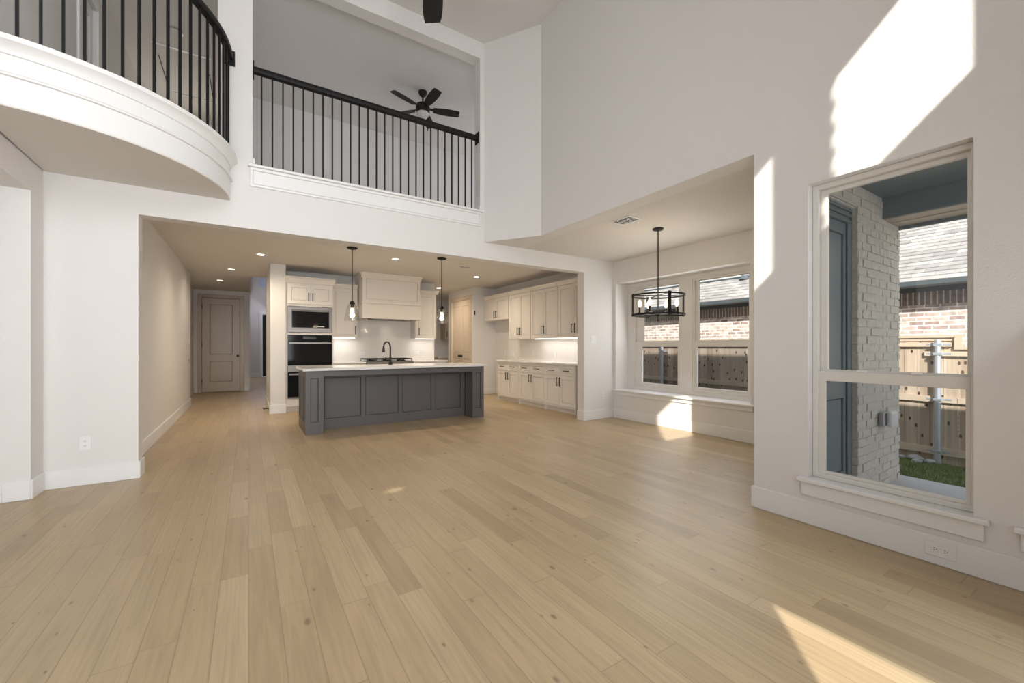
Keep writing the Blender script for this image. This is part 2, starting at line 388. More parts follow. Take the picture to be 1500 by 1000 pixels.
def copy_tree(o, parent=None):
    c = o.copy(); C.objects.link(c); c.parent = parent
    for ch in list(o.children): copy_tree(ch, c)
    return c
def wall(name, f, us, vs, holes, front, back, material=None):
    """wall between front and back with rectangular holes (u0,u1,v0,v1)"""
    U = sorted(set(list(us) + [h for H in holes for h in H[:2]])); Vv = sorted(set(list(vs) + [h for H in holes for h in H[2:]]))
    U = [u for u in U if us[0] <= u <= us[-1]]; Vv = [v for v in Vv if vs[0] <= v <= vs[-1]]
    D = []
    for j in range(len(Vv) - 1):
        row = []
        for i in range(len(U) - 1):
            cu, cv = (U[i] + U[i + 1]) / 2, (Vv[j] + Vv[j + 1]) / 2
            row.append(None if any(h[0] < cu < h[1] and h[2] < cv < h[3] for h in holes) else front)
        D.append(row)
    return structure(MB().relief(f, U, Vv, D, back).build(name, material or MW))
def panelled(f, u0, u1, v0, v1, front, depth, panels, recess, back):
    """slab with recessed rectangular panels"""
    G = .007                                             # groove added round each panel to shade its outline
    U = sorted(set([u0, u1] + [q for P in panels for p, k in ((P[0], G), (P[1], -G)) for q in (p, p + k)]))
    V = sorted(set([v0, v1] + [q for P in panels for p, k in ((P[2], G), (P[3], -G)) for q in (p, p + k)]))
    sg = 1 if recess >= 0 else -1
    deep = front + recess + sg * min(.012, max(0, abs(back - front) - abs(recess) - .002))
    D = []
    for j in range(len(V) - 1):
        row = []
        for i in range(len(U) - 1):
            cu, cv = (U[i] + U[i + 1]) / 2, (V[j] + V[j + 1]) / 2; d = front
            for p in panels:
                if p[0] < cu < p[1] and p[2] < cv < p[3]:
                    d = front + recess if p[0] + G < cu < p[1] - G and p[2] + G < cv < p[3] - G else deep
            row.append(d)
        D.append(row)
    return MB().relief(f, U, V, D, back)
def shaker(name, f, u0, u1, v0, v1, front, s, parent, material, st=.06, th=.02, rec=.009):
    """cabinet door or drawer front; s = +1 when the body lies at larger d"""
    return panelled(f, u0, u1, v0, v1, front, th, [(u0 + st, u1 - st, v0 + st, v1 - st)], rec * s, front + th * s).build(name, material, parent, bevel=.002)
def pull(f, u, v, length, front, s, parent, vertical=True, name='handle'):
    mb = MB(); r = .0078; d = front - s * .032
    h = length / 2
    a, b = ((u, v - h), (u, v + h)) if vertical else ((u - h, v), (u + h, v))
    mb.tube([f(*a, d), f(*b, d)], r, 8)
    for k in (.78, -.78):
        p = (u, v + k * h) if vertical else (u + k * h, v)
        mb.tube([f(*p, d), f(*p, front)], .0045, 6)
    return mb.build(name, MBLK, parent, smooth=True)

# ================================================================== SETTING: floor and ceilings
fl = MB(); fl.prism([(-5.6, -1.25), (3.40, -1.25), (3.40, 1.64), (5.6, 1.64), (5.6, 5.1), (7, 5.1), (7, 12.5), (3.4, 12.5), (3.4, 19.6), (-1.5, 19.6), (-1.5, 5.1), (-5.6, 5.1)], -.12, 0)
structure(fl.build('floor', MFLOOR))
def ceil(name, x0, x1, y0, y1, z, th=.12, m=None):
    return structure(MB().box(x0, x1, y0, y1, z, z + th).build(name, m or MCEIL))
ceil('ceiling', -5.6, 3.41, -1.25, 5.2, 5.4, .02, m=MW)                       # two-storey great room
ceil('ceiling_kitchen', -1.35, 5.5, 5.195, 10.42, 2.70)
ceil('ceiling_hall', -1.35, .03, 10.42, 13.6, 2.70)
ceil('ceiling_pantry', 3.4, 7, 10.42, 12.6, 2.70)
ceil('ceiling_nook', 3.41, 5.7, 1.46, 5.03, 2.65)
ceil('ceiling_loft', -.05, 6.1, 5.195, 8.4, 5.4, m=MW)
ceil('ceiling_upper_hall', -1.6, -.05, 5.195, 9.8, 5.4)
ceil('ceiling_foyer', .03, 3.4, 10.42, 19.6, 5.4)
structure(MB().box(-1.6, 6.1, 5.2, 9.8, 2.83, 3.0).build('floor_upper', MCEIL))

# ---- walls
wall('wall_right', FX, (-1.25, 1.64, 4.32), (0, 2.65, 5.4), [(.523, 1.284, .31, 2.304), (-.43, .33, .31, 2.304), (1.64, 4.32, 0, 2.65)], 3.21, 3.41)
structure(MB().prism([(2.751, 5.03), (3.21, 4.32), (3.41, 4.32), (3.41, 5.03)], 2.65, 5.4).build('wall_chamfer', MW))
wall('wall_back', FY, (-1.45, 5.28), (0, 5.4), [(-.85, 4.605, 0, 2.415), (.036, 2.69, 3.05, 5.175), (-1.45, -.257, 3.05, 5.4)], 5.03, 5.195)
wall('wall_left', FX, (-1.2, 5.03), (0, 5.4), [(-1.2, 4.795, 0, 2.44)], -1.45, -1.6)
wall('wall_left_room_end', FY, (-5.6, -1.6), (0, 5.4), [], 4.80, 4.95)
wall('wall_left_room', FX, (-1.25, 4.95), (0, 5.4), [], -5.45, -5.6)
wall('wall_front', FY, (-5.6, 3.41), (0, 5.4), [(.62, 1.35, 4.27, 5.147), (-.51, .283, 4.27, 5.147), (-.33, 1.3, 0, 2.1), (-4.1, -3.9, 4.30, 4.385)], -1.2, -1.25)  # unseen wall; narrow high slot added to throw the floor's sun spot
# nook
RECX = 5.57
wall('wall_nook', FX, (1.64, 5.03), (0, 2.65), [(2.735, 4.972, .456, 2.275)], 5.27, RECX)
wall('wall_nook_outer', FX, (1.64, 5.195), (-.6, 2.65), [(2.87, 3.735, .54, 2.215), (3.945, 4.85, .54, 2.215)], RECX, 5.66)
wall('wall_nook_side', FY, (3.41, 5.66), (-.15, 2.65), [(3.68, 4.578, -.05, 2.44)], 1.64, 1.46)
# kitchen and hall
wall('wall_hall', FX, (5.195, 10.66), (0, 2.70), [], -1.0, -1.35)
wall('wall_hall_recess', FX, (10.66, 13.5), (0, 2.70), [], -1.2, -1.35)
wall('wall_hall_end', FY, (-1.35, .03), (0, 2.70), [(-1.03, -.19, 0, 2.5)], 13.43, 13.58)
structure(MB().box(.325, .575, 8.55, 10.42, 0, 2.70).build('wall_column', MW, bevel=.008))
wall('wall_kitchen', FY, (.575, 3.72), (0, 2.70), [], 9.25, 9.37)
wall('wall_kitchen_right', FX, (5.195, 9.2), (0, 2.70), [], 5.37, 5.5)
wall('wall_fridge_alcove', FY, (4.715, 5.5), (0, 2.70), [], 9.20, 9.32)
wall('wall_pantry', FX, (9.32, 10.70), (0, 2.70), [(9.34, 10.455, 0, 2.425)], 4.715, 4.85)
wall('wall_pantry_back', FY, (3.4, 7), (0, 2.70), [], 12.4, 12.5, MCEIL)
wall('wall_pantry_side', FX, (9.32, 12.5), (0, 2.70), [], 6.9, 7.0)
wall('wall_pantry_left', FX, (9.37, 12.5), (0, 2.70), [], 3.52, 3.4)
wall('wall_foyer_left', FX, (13.58, 19.5), (0, 5.4), [], .03, -.1)
wall('wall_foyer_upper', FX, (10.42, 13.58), (2.82, 5.4), [], .03, -.1)
wall('wall_foyer_back', FY, (-.1, 3.4), (0, 5.4), [(.47, 1.42, 0, 2.5), (.30, 1.9, 3.55, 4.4)], 19.4, 19.55)
wall('wall_foyer_right', FX, (10.42, 19.5), (0, 5.4), [], 3.3, 3.4)
wall('wall_foyer_near', FY, (.03, 3.4), (2.82, 5.4), [], 10.419, 10.3)
# upper floor
wall('wall_upper_hall', FX, (5.03, 9.8), (3.0, 5.4), [(5.93, 6.46, 3.0, 4.99)], -1.45, -1.6)
wall('wall_upper_divider', FX, (5.195, 9.8), (3.0, 5.4), [], -.235, .01)
wall('wall_upper_hall_end', FY, (-1.6, -.235), (3.0, 5.4), [], 9.65, 9.8)
wall('wall_loft', FY, (.01, 6.1), (3.0, 5.4), [], 8.2, 8.4)
wall('wall_loft_side', FX, (5.195, 8.4), (3.0, 5.4), [], 6.0, 6.1)
wall('wall_loft_front', FY, (3.41, 6.1), (2.83, 5.4), [], 5.195, 5.03)

# ---- balcony: quarter circle floor with curved fascia
BC = (-1.42, 5.04)
def arc(r, a0=-90, a1=.5, n=48): return [(BC[0] + r * math.cos(math.radians(a0 + (a1 - a0) * k / n)), BC[1] + r * math.sin(math.radians(a0 + (a1 - a0) * k / n))) for k in range(n + 1)]
balc = sroot('slab_balcony', (BC[0], BC[1], 2.68))
poly = arc(1.265) + [(-1.44, 5.04)]
MB().prism(poly, 2.68, 3.055).build('curved_fascia', MTRIM, balc, smooth=True)
MB().sweep([(x, y, 0) for x, y in arc(1.265)], [(-.01, 2.855), (.018, 2.858), (.022, 2.868), (.012, 2.878), (-.01, 2.89)]).build('panel_moulding', MTRIM, balc, smooth=True)
MB().sweep([(x, y, 0) for x, y in arc(1.265)], [(-.01, 2.985), (.012, 2.99), (.022, 3.02), (.045, 3.045), (.06, 3.055), (.062, 3.085), (.045, 3.095), (-.10, 3.095)]).build('sill_moulding', MTRIM, balc, smooth=True)
# ceiling-coloured underside of the balcony
MB().prism(arc(1.262) + [(-1.44, 5.03)], 2.672, 2.681).build('soffit', MCEIL, balc)

# ---- loft sill and apron
ls = sroot('sill_loft', (1.36, 5.03, 2.85))
MB().box(-.005, 2.725, 4.985, 5.20, 3.05, 3.078).build('sill_board', MTRIM, ls, bevel=.005)
panelled(FY, .012, 2.695, 2.853, 3.05, 5.012, .02, [(.035, 2.672, 2.876, 3.02)], .007, 5.0299).build('apron', MTRIM, ls, bevel=.003)
MB().box(.0365, .056, 5.0, 5.19, 3.078, 3.135).box(2.665, 2.6895, 5.0, 5.19, 3.078, 3.135).build('end_block', MTRIM, ls, bevel=.003)

# ---- baseboards
BH, BT = .156, .015
def bb(name, *rects):
    mb = MB()
    for x0, x1, y0, y1 in rects: mb.box(x0, x1, y0, y1, 0, BH)
    return structure(mb.build(name, MTRIM, bevel=.004))
bb('baseboard_right', (3.195, 3.2099, -1.19, 1.655), (3.2099, 3.41, 1.6401, 1.655))
bb('baseboard_nook', (5.255, 5.2699, 1.66, 5.014))
bb('baseboard_back', (4.59, 5.2699, 5.015, 5.0299), (4.59, 4.6049, 5.0299, 5.195))
bb('baseboard_pier', (-1.4499, -.835, 5.015, 5.0299), (-.8499, -.835, 5.0299, 5.21))
bb('baseboard_left', (-1.4499, -1.435, 4.78, 5.0149), (-1.6, -1.4499, 4.78, 4.7949))
bb('baseboard_left_room', (-5.4, -1.6, 4.785, 4.7999))
bb('baseboard_hall', (-.9999, -.985, 5.21, 10.66))
bb('baseboard_hall_recess', (-1.1999, -1.185, 10.66, 13.42))
bb('baseboard_hall_end', (-.09, .03, 13.415, 13.4299))
bb('baseboard_column', (.31, .5765, 8.535, 8.5499), (.31, .3249, 8.5499, 10.42))
bb('baseboard_alcove', (4.715, 5.3699, 9.185, 9.1999), (5.355, 5.3699, 8.17, 9.184))
bb('baseboard_foyer', (.0301, .45, 19.385, 19.3999), (1.54, 3.29, 19.385, 19.3999))

# ---- nook window seat
ns = sroot('sill_nook', (5.25, 3.85, .4))
MB().box(5.228, RECX, 2.66, 5.0299, .456, .481).build('seat_board', MTRIM, ns, bevel=.004)
MB().box(5.254, 5.2699, 2.70, 5.029, .395, .4559).build('apron', MTRIM, ns, bevel=.003)

# ------------------------------------------------------------------ windows
def hung_window(name, x, y0, y1, z0, z1, gy0, gy1, ug, lg, depth=.08, screen=True):
    """single-hung window in the plane x; glass spans gy0..gy1, ug / lg = (bottom, top) of the upper and lower glass"""
    r = sroot(name, (x, (y0 + y1) / 2, z0))
    fw = .035
    panelled_frame(FX, y0 + .001, y1 - .001, z0 + .001, z1 - .001, y0 + .02 if gy0 - y0 < .05 else y0 + fw, y1 - fw, z0 + fw, z1 - fw, x, x + depth).build('frame', MVINYL, r, bevel=.003)
    a0, a1 = (y0 + .02 if gy0 - y0 < .05 else y0 + fw), y1 - fw
    us = panelled_frame(FX, a0, a1, lg[1] + .03, z1 - fw, gy0, gy1, ug[0], ug[1], x + .035, x + .065).build('upper_sash', MVINYL, r, bevel=.003)
    MB().box(x + .048, x + .053, gy0 - .005, gy1 + .005, ug[0] - .005, ug[1] + .005).build('glass_pane', MGL, us)
    lsash = panelled_frame(FX, a0, a1, z0 + fw, ug[0] - .012, gy0 + .002, gy1 + .004, lg[0], lg[1], x + .006, x + .034).build('lower_sash', MVINYL, r, bevel=.003)
    MB().box(x + .018, x + .023, gy0 - .003, gy1 + .009, lg[0] - .005, lg[1] + .005).build('glass_pane', MGLSCR if x > 4 else MGLLOW, lsash)
    for k in (.3, .7):
        yy = gy0 + (gy1 - gy0) * k
        MB().box(x - .004, x + .02, yy - .025, yy + .025, ug[0] - .012, ug[0] + .004).build('sash_latch', MPLATE, r, bevel=.003)
    return r
def panelled_frame(f, u0, u1, v0, v1, i0, i1, j0, j1, d0, d1):
    return MB().relief(f, [u0, i0, i1, u1], [v0, j0, j1, v1], [[d0, d0, d0], [d0, None, d0], [d0, d0, d0]], d1)
hung_window('window_1', 3.275, .523, 1.284, .31, 2.304, .562, 1.207, (1.05, 2.24), (.335 + .03, .97))
hung_window('window_4', 3.275, -.43, .33, .31, 2.304, -.391, .254, (1.05, 2.24), (.335 + .03, .97))
hung_window('window_2', RECX + .002, 3.945, 4.85, .54, 2.215, 3.99, 4.665, (1.30, 2.195 - .012), (.607, 1.205))
hung_window('window_3', RECX + .002, 2.87, 3.735, .54, 2.215, 2.93, 3.655, (1.30, 2.195 - .012), (.607, 1.205))
# stools and aprons below the two tall windows
def stool(name, y0, y1):
    r = sroot(name, (3.19, (y0 + y1) / 2, .2))
    MB().prism([(3.165, y0), (3.2099, y0), (3.2099, y0 + .0505), (3.2749, y0 + .0505), (3.2749, y1 - .0545), (3.2099, y1 - .0545), (3.2099, y1), (3.165, y1)], .2865, .312).build('stool_board', MTRIM, r, bevel=.004)
    MB().box(3.19, 3.2099, y0 + .02, y1 - .02, .195, .2864).build('apron', MTRIM, r, bevel=.003)
stool('sill_window_right', .463, 1.338)
stool('sill_window_near', -.487, .383)

# ------------------------------------------------------------------ doors
def casing(name, f, u0, u1, top, d0, d1, wdt=.09, cap=True, z0=0, m=None):
    mb = MB().relief(f, [u0 - wdt, u0, u1, u1 + wdt], [z0, top, top + wdt], [[d0, None, d0], [d0, d0, d0]], d1)
    return structure(mb.build(name, m or MDOOR, bevel=.004))
# hall door: two raised panels, black knob
casing('trim_1', FY, -1.03, -.19, 2.5, 13.41, 13.4299)
d1 = sroot('door_1', (-.61, 13.46, 0))
panelled(FY, -1.025, -.195, .012, 2.492, 13.455, .04, [(-.86, -.36, .27, .83), (-.86, -.36, 1.0, 2.33)], .012, 13.50).build('slab', MDOOR, d1, bevel=.004)
panelled(FY, -.845, -.375, .285, .815, 13.459, .01, [], 0, 13.467).build('lower_panel', MDOOR, d1, bevel=.012)
panelled(FY, -.845, -.375, 1.015, 2.315, 13.459, .01, [], 0, 13.467).build('upper_panel', MDOOR, d1, bevel=.012)
MB().lathe([(.03, 0), (.03, -.012), (.012, -.014), (.012, -.035), (.03, -.042), (.032, -.055), (.02, -.066)], (-.245, 13.455, .96), 18, 'y').build('knob', MBLK, d1, smooth=True)
for z in (.3, 1.25, 2.25): MB().box(-1.034, -1.016, 13.4448, 13.4549, z - .05, z + .05).build('hinge', MBLK, d1)
structure(MB().box(-1.35, .03, 13.581, 13.62, 0, 2.7).build('wall_hall_backing', MW))  # unseen board added behind the door to block leaking sky light
# pantry pair
casing('trim_2', FX, 9.34, 10.455, 2.425, 4.695, 4.7149, m=MPANTRY)
d2 = sroot('door_2', (4.73, 9.9, 0))
for k, (a, b) in enumerate(((9.345, 9.896), (9.90, 10.45))):
    lf = panelled(FX, a, b, .012, 2.42, 4.728, .04, [(a + .09, b - .09, .2, .90), (a + .09, b - .09, 1.05, 2.27)], .012, 4.768).build('door_leaf', MPANTRY, d2, bevel=.004)
    panelled(FX, a + .11, b - .11, .22, .88, 4.731, .01, [], 0, 4.7395).build('lower_panel', MPANTRY, lf, bevel=.008)
    panelled(FX, a + .11, b - .11, 1.07, 2.25, 4.731, .01, [], 0, 4.7395).build('upper_panel', MPANTRY, lf, bevel=.008)
    yk = b - .045 if k == 0 else a + .045
    MB().lathe([(.03, 0), (.03, -.012), (.012, -.014), (.012, -.035), (.03, -.042), (.032, -.055), (.02, -.066)], (4.728, yk, .965), 16, 'x').build('knob', MBLK, lf, smooth=True)
# upstairs door
casing('trim_3', FX, 5.93, 6.46, 4.99, -1.43, -1.4501, .10, z0=3.0, m=MTRIM)
d3 = sroot('door_3', (-1.5, 6.2, 3.0))
panelled(FX, 5.935, 6.455, 3.012, 4.985, -1.478, .04, [(6.03, 6.36, 3.2, 3.75), (6.03, 6.36, 3.9, 4.85)], -.012, -1.52).build('slab', MTRIM, d3, bevel=.004)
# front door
casing('trim_4', FY, .47, 1.42, 2.5, 19.38, 19.3999, .10, m=MTRIM)
d4 = sroot('door_4', (.95, 19.45, 0))
panelled(FY, .475, 1.415, .01, 2.495, 19.43, .04, [(.62, 1.27, .25, .95), (.62, 1.27, 1.1, 2.3)], .012, 19.48).build('slab', MBLK, d4, bevel=.004)
# transom window over the front door
wt = sroot('window_5', (1.1, 19.45, 3.55))
panelled_frame(FY, .301, 1.899, 3.551, 4.399, .35, 1.85, 3.60, 4.35, 19.42, 19.5).build('frame', MTRIM, wt, bevel=.004)
MB().box(.345, 1.855, 19.45, 19.456, 3.595, 4.355).build('frosted_pane', MBLUEW, wt)
# porch door, slate teal
d5 = sroot('door_5', (4.13, 1.52, 0))
panelled(FY, 3.685, 4.573, -.05, 2.30, 1.50, .04, [(3.80, 4.44, .1, .75), (3.80, 4.44, .9, 2.2)], .014, 1.55).build('slab', MTEAL, d5, bevel=.004)
panelled(FY, 3.685, 4.573, 2.305, 2.435, 1.48, .04, [(3.70, 4.56, 2.33, 2.36), (3.70, 4.56, 2.385, 2.41)], .01, 1.55).build('head_trim', MTEAL, d5, bevel=.003)
MB().box(4.49, 4.573, 1.482, 1.4999, -.05, 2.304).build('jamb_trim', MTEAL, d5, bevel=.006)

# attic hatch in the upper hall ceiling
hat = sroot('trim_5', (-.8, 8.1, 5.38))
MB().relief(FZ, [-1.09, -.50], [7.47, 8.70], [[5.394]], 5.3999).build('hatch_panel', MCEIL, hat)
MB().box(-1.13, -.46, 7.42, 7.455, 5.384, 5.3999).box(-1.05, -.52, 8.71, 8.745, 5.384, 5.3999).build('hatch_trim', MTRIM, hat, bevel=.003)
MB().tube([(-1.085, 7.7, 5.38), (-1.085, 8.6, 5.38)], .006, 6).build('gap_strip', MBLK, hat)  # black strips put in for the shade of the hatch gaps
MB().tube([(-.505, 7.85, 5.38), (-.505, 8.6, 5.38)], .006, 6).build('gap_strip', MBLK, hat)

# ================================================================== KITCHEN
# ---- island
isl = thing('kitchen_island', 'charcoal shaker-panelled kitchen island with square end posts under the white worktop', 'kitchen island', (2.03, 6.65, 0))
def post(name, x0, x1, side):
    y0, y1, z1 = 6.24, 6.52, .872
    mb = panelled(FY, x0, x1, 0, z1, y0, .02, [(x0 + .065, x1 - .065, .16, .77)], .012, y0 + .03)
    p = mb.build(name, MISL, isl, bevel=.0025)
    return p
# left end: post front plus side panels down the whole depth
post('end_post', .651, .880, -1)
panelled(FX, 6.27, 7.10, 0, .872, .651, .02, [(6.33, 6.50, .16, .77), (6.60, 7.03, .16, .77)], .012, .69).build('side_panel', MISL, isl, bevel=.0025)
MB().box(.6905, .880, 6.2705, 6.52, 0, .872).build('post_core', MISL, isl)
post('end_post', 3.195, 3.411, 1)
MB().box(3.195, 3.38, 6.2705, 6.52, 0, .872).build('post_core', MISL, isl)
panelled(FX, 6.27, 7.10, 0, .872, 3.411, .02, [(6.33, 6.50, .16, .77), (6.60, 7.03, .16, .77)], -.012, 3.3805).build('side_panel', MISL, isl, bevel=.0025)
# recessed back of the seating side: four flat panels
P4 = [(.93, 1.445), (1.515, 2.02), (2.09, 2.58), (2.65, 3.12)]
panelled(FY, .8805, 3.1945, 0, .80, 6.545, .02, [(a, b, .15, .745) for a, b in P4], .012, 6.58).build('back_panel', MISL, isl, bevel=.0025)
MB().box(.8805, 3.1945, 6.243, 6.285, .79, .872).build('apron_rail', MISL, isl, bevel=.0025)
MB().box(.8805, 3.1945, 6.2855, 6.60, .801, .872).build('support_board', MISL, isl)
MB().box(.6905, 3.38, 6.6005, 7.085, .09, .872).build('cabinet_body', MISL, isl)
for k in range(5):
    a = .70 + k * .536
    shaker('door', FY, a + .004, a + .53, .11, .865, 7.105, -1, isl, MISL)
top = MB().prism([(.615, 6.175), (3.435, 6.175), (3.435, 7.14), (.615, 7.14)], .8725, .907).build('island_countertop', MQUARTZ, bevel=.006, seg=2)
tag(top, 'white quartz slab worktop lying on the charcoal island', 'countertop')
# faucet
fx, fy = 1.985, 6.86
fc = thing('faucet', 'matte black gooseneck kitchen faucet standing on the island worktop', 'faucet', (fx, fy, .907))
MB().lathe([(.030, .0005), (.030, .012), (.024, .03), (.021, .055), (.021, .115), (.017, .13)], (fx, fy, .907), 20).build('base', MBLK, fc, smooth=True)
pts = [(fx, fy, 1.03), (fx, fy, 1.17)] + [(fx - .035 * (1 - math.cos(a)), fy + .075 * (1 - math.cos(a)), 1.19 + .095 * math.sin(a)) for a in [PI * k / 12 for k in range(13)]]
MB().tube(pts, .0135, 12).build('spout', MBLK, fc, smooth=True)
ex, ey = pts[-1][0], pts[-1][1]
MB().lathe([(.016, 0), (.018, -.03), (.023, -.075), (.023, -.085)], (ex, ey, 1.195), 16).build('spray_head', MBLK, fc, smooth=True)
MB().tube([(fx - .018, fy, 1.0), (fx - .05, fy - .005, 1.008), (fx - .085, fy - .008, 1.03)], [.012, .009, .006], 10).build('lever', MBLK, fc, smooth=True)

# ---- oven tower
oc = thing('oven_cabinet', 'tall cream cabinet tower holding the microwave and wall oven beside the plain column', 'cabinet', (.985, 8.95, 0))
F0 = 8.60
MB().relief(FY, [.5765, .612, 1.352, 1.388], [.10, .245, 1.425, 1.468, 1.958, 2.46], [[F0] * 3, [F0, None, F0], [F0] * 3, [F0, None, F0], [F0] * 3], F0 + .02).build('face_frame', MCAB, oc, bevel=.002)
MB().box(.5765, .594, 8.6205, 9.2495, 0, 2.46).build('side_panel', MCAB, oc)
MB().box(1.37, 1.388, 8.6205, 9.2495, 0, 2.46).build('side_panel', MCAB, oc)
MB().box(.5945, 1.3695, 9.23, 9.2495, .1, 2.46).box(.5945, 1.3695, 8.6205, 9.229, 1.98, 2.0).box(.5945, 1.3695, 8.6205, 9.229, 2.44, 2.46).build('carcass', MCAB, oc)
MB().box(.5945, 1.3695, 8.66, 8.68, 0, .0995).build('toe_kick', MCAB, oc)
MB().sweep([(.52, 8.57, 0), (1.40, 8.57, 0)], [(-.03, 2.385), (.0, 2.385), (.005, 2.40), (.03, 2.47), (.045, 2.48), (.045, 2.50), (-.03, 2.50)]).sweep([(1.388, 8.60, 0), (1.388, 9.2, 0)], [(-.0, 2.385), (.012, 2.40), (.055, 2.47), (.065, 2.48), (.065, 2.50), (.0, 2.50)]).build('crown_moulding', MCAB, oc)
for a, b, hx in ((.60, .981, .949), (.987, 1.364, 1.019)):
    dr = shaker('door', FY, a, b, 2.0, 2.365, F0 - .02, 1, oc, MCAB, st=.065)
    pull(FY, hx, 2.135, .15, F0 - .02, 1, dr)
mw = thing('microwave', 'built-in stainless framed microwave with black glass, above the wall oven', 'microwave', (.985, 8.65, 1.475))
panelled_frame(FY, .6, 1.366, 1.472, 1.95, .675, 1.305, 1.56, 1.885, F0 - .022, F0 - .0005).build('trim_frame', MSTEEL, mw, bevel=.004)
MB().box(.677, 1.303, F0 - .016, F0 - .004, 1.562, 1.883).build('glass_door', MBLACKGL, mw, bevel=.002)
MB().box(.68, 1.30, F0 - .03, F0 - .017, 1.862, 1.878).build('handle_bar', MSTEEL, mw, bevel=.002)
MB().box(1.10, 1.22, F0 - .0175, F0 - .0162, 1.578, 1.592).build('display', MPLATE, mw)
MB().box(.613, 1.351, F0 - .0003, 9.1, 1.47, 1.955).build('body', MBLK, mw)
wo = thing('wall_oven', 'black glass double wall oven with two steel bar handles, below the microwave', 'oven', (.985, 8.65, .25))
MB().box(.613, 1.351, F0 - .0003, 9.1, .25, 1.42).build('body', MBLK, wo)
MB().box(.604, 1.36, F0 - .02, F0 - .0005, 1.318, 1.42).build('control_panel', MBLACKGL, wo, bevel=.002)
MB().box(.86, 1.08, F0 - .0212, F0 - .0203, 1.345, 1.395).build('display', mat('oven_display', (.06, .065, .07), .15), wo)
for z0, z1, nm in ((.862, 1.312, 'upper_door'), (.275, .735, 'lower_door')):
    dd = MB().box(.604, 1.36, F0 - .028, F0 - .0005, z0, z1).build(nm, MBLACKGL, wo, bevel=.003)
    h = MB(); zz = z1 - .038
    h.box(.625, 1.34, F0 - .085, F0 - .066, zz - .016, zz + .016)
    for xx in (.66, 1.305): h.box(xx - .011, xx + .011, F0 - .066, F0 - .0285, zz - .011, zz + .011)
    h.build('handle', MSTEEL, dd, bevel=.004)
MB().box(.604, 1.36, F0 - .028, F0 - .0005, .738, .858).build('steel_band', MSTEEL, wo, bevel=.003)
MB().box(.604, 1.36, F0 - .02, F0 - .0005, .25, .272).build('lower_vent', MSTEEL, wo)

# ---- wall cabinets beside the hood
def hood_side_cabinet(x0, x1, label, handle_x, right_crown):
    t = thing('wall_cabinet', label, 'cabinet', ((x0 + x1) / 2, 9.1, 1.39), 'single-door wall cabinets beside the range hood')
    MB().box(x0, x1, 8.941, 9.2495, 1.388, 2.42).build('carcass', MCAB, t)
    d = shaker('door', FY, x0 + .004, x1 - .012, 1.392, 2.385, 8.92, 1, t, MCAB, st=.065)
    pull(FY, handle_x, 1.545, .17, 8.92, 1, d)
    mb = MB().sweep([(x0, 8.92, 0), (x1 + (.03 if right_crown else 0), 8.92, 0)], [(-.02, 2.395), (.0, 2.395), (.03, 2.45), (.04, 2.46), (.04, 2.48), (-.02, 2.48)])
    if right_crown: mb.sweep([(x1, 8.90, 0), (x1, 9.22, 0)], [(0, 2.395), (.03, 2.45), (.05, 2.46), (.05, 2.48), (0, 2.48)])
    mb.build('crown_moulding', MCAB, t)
hood_side_cabinet(1.41, 1.905, 'cream wall cabinet between the oven tower and the range hood', 1.858, False)
hood_side_cabinet(3.14, 3.64, 'cream wall cabinet at the open end of the cooking wall, past the range hood', 3.215, True)
# ---- range hood
rh = thing('range_hood', 'large cream panelled box range hood with crown over the gas rangetop', 'range hood', (2.525, 8.9, 1.78))
panelled(FY, 1.925, 3.125, 2.115, 2.66, 8.585, .02, [(1.995, 3.07, 2.165, 2.59)], .012, 9.249).build('upper_box', MCAB, rh, bevel=.003)
MB().relief(FZ, [1.92, 1.945, 3.11, 3.135], [8.575, 8.60, 9.22, 9.249], [[1.78] * 3, [1.78, 1.83, 1.78], [1.78] * 3], 2.075).build('lower_box', MCAB, rh, bevel=.003)
MB().box(1.905, 3.15, 8.555, 9.249, 2.0755, 2.1145).build('ledge', MCAB, rh, bevel=.01, seg=2)
MB().sweep([(1.90, 8.585, 0), (3.15, 8.585, 0)], [(-.02, 2.60), (.0, 2.60), (.01, 2.62), (.04, 2.675), (.05, 2.68), (.05, 2.6995), (-.02, 2.6995)]).sweep([(3.125, 8.575, 0), (3.125, 9.24, 0)], [(0, 2.60), (.01, 2.62), (.04, 2.675), (.05, 2.68), (.05, 2.6995), (0, 2.6995)]).sweep([(1.925, 9.24, 0), (1.925, 8.575, 0)], [(0, 2.60), (.01, 2.62), (.04, 2.675), (.05, 2.68), (.05, 2.6995), (0, 2.6995)]).build('crown_moulding', MCAB, rh)
MB().box(2.15, 2.95, 8.68, 9.1, 1.772, 1.829).build('hood_insert', MSTEEL, rh, bevel=.004)
# ---- back run
def base_cab(x0, x1, label, n):
    t = thing('base_cabinet', label, 'cabinet', ((x0 + x1) / 2, 8.95, 0), 'cream base cabinets of the cooking wall')
    MB().box(x0, x1, 8.641, 9.2495, .10, .868).build('carcass', MCAB, t)
    MB().box(x0, x1, 8.70, 8.72, 0, .0995).build('toe_kick', MCAB, t)
    wd = (x1 - x0) / n
    for k in range(n):
        a, b = x0 + k * wd + .004, x0 + (k + 1) * wd - .004
        d = shaker('door', FY, a, b, .11, .69, 8.62, 1, t, MCAB); pull(FY, b - .04 if k == 0 else a + .04, .60, .15, 8.62, 1, d)
        g = shaker('drawer', FY, a, b, .70, .86, 8.62, 1, t, MCAB, st=.03); pull(FY, (a + b) / 2, .78, .13, 8.62, 1, g, False)
base_cab(1.39, 2.0, 'cream base cabinet hidden behind the island, next to the oven tower', 1)
base_cab(2.985, 3.74, 'cream base cabinet behind the island at the open end of the cooking wall', 2)
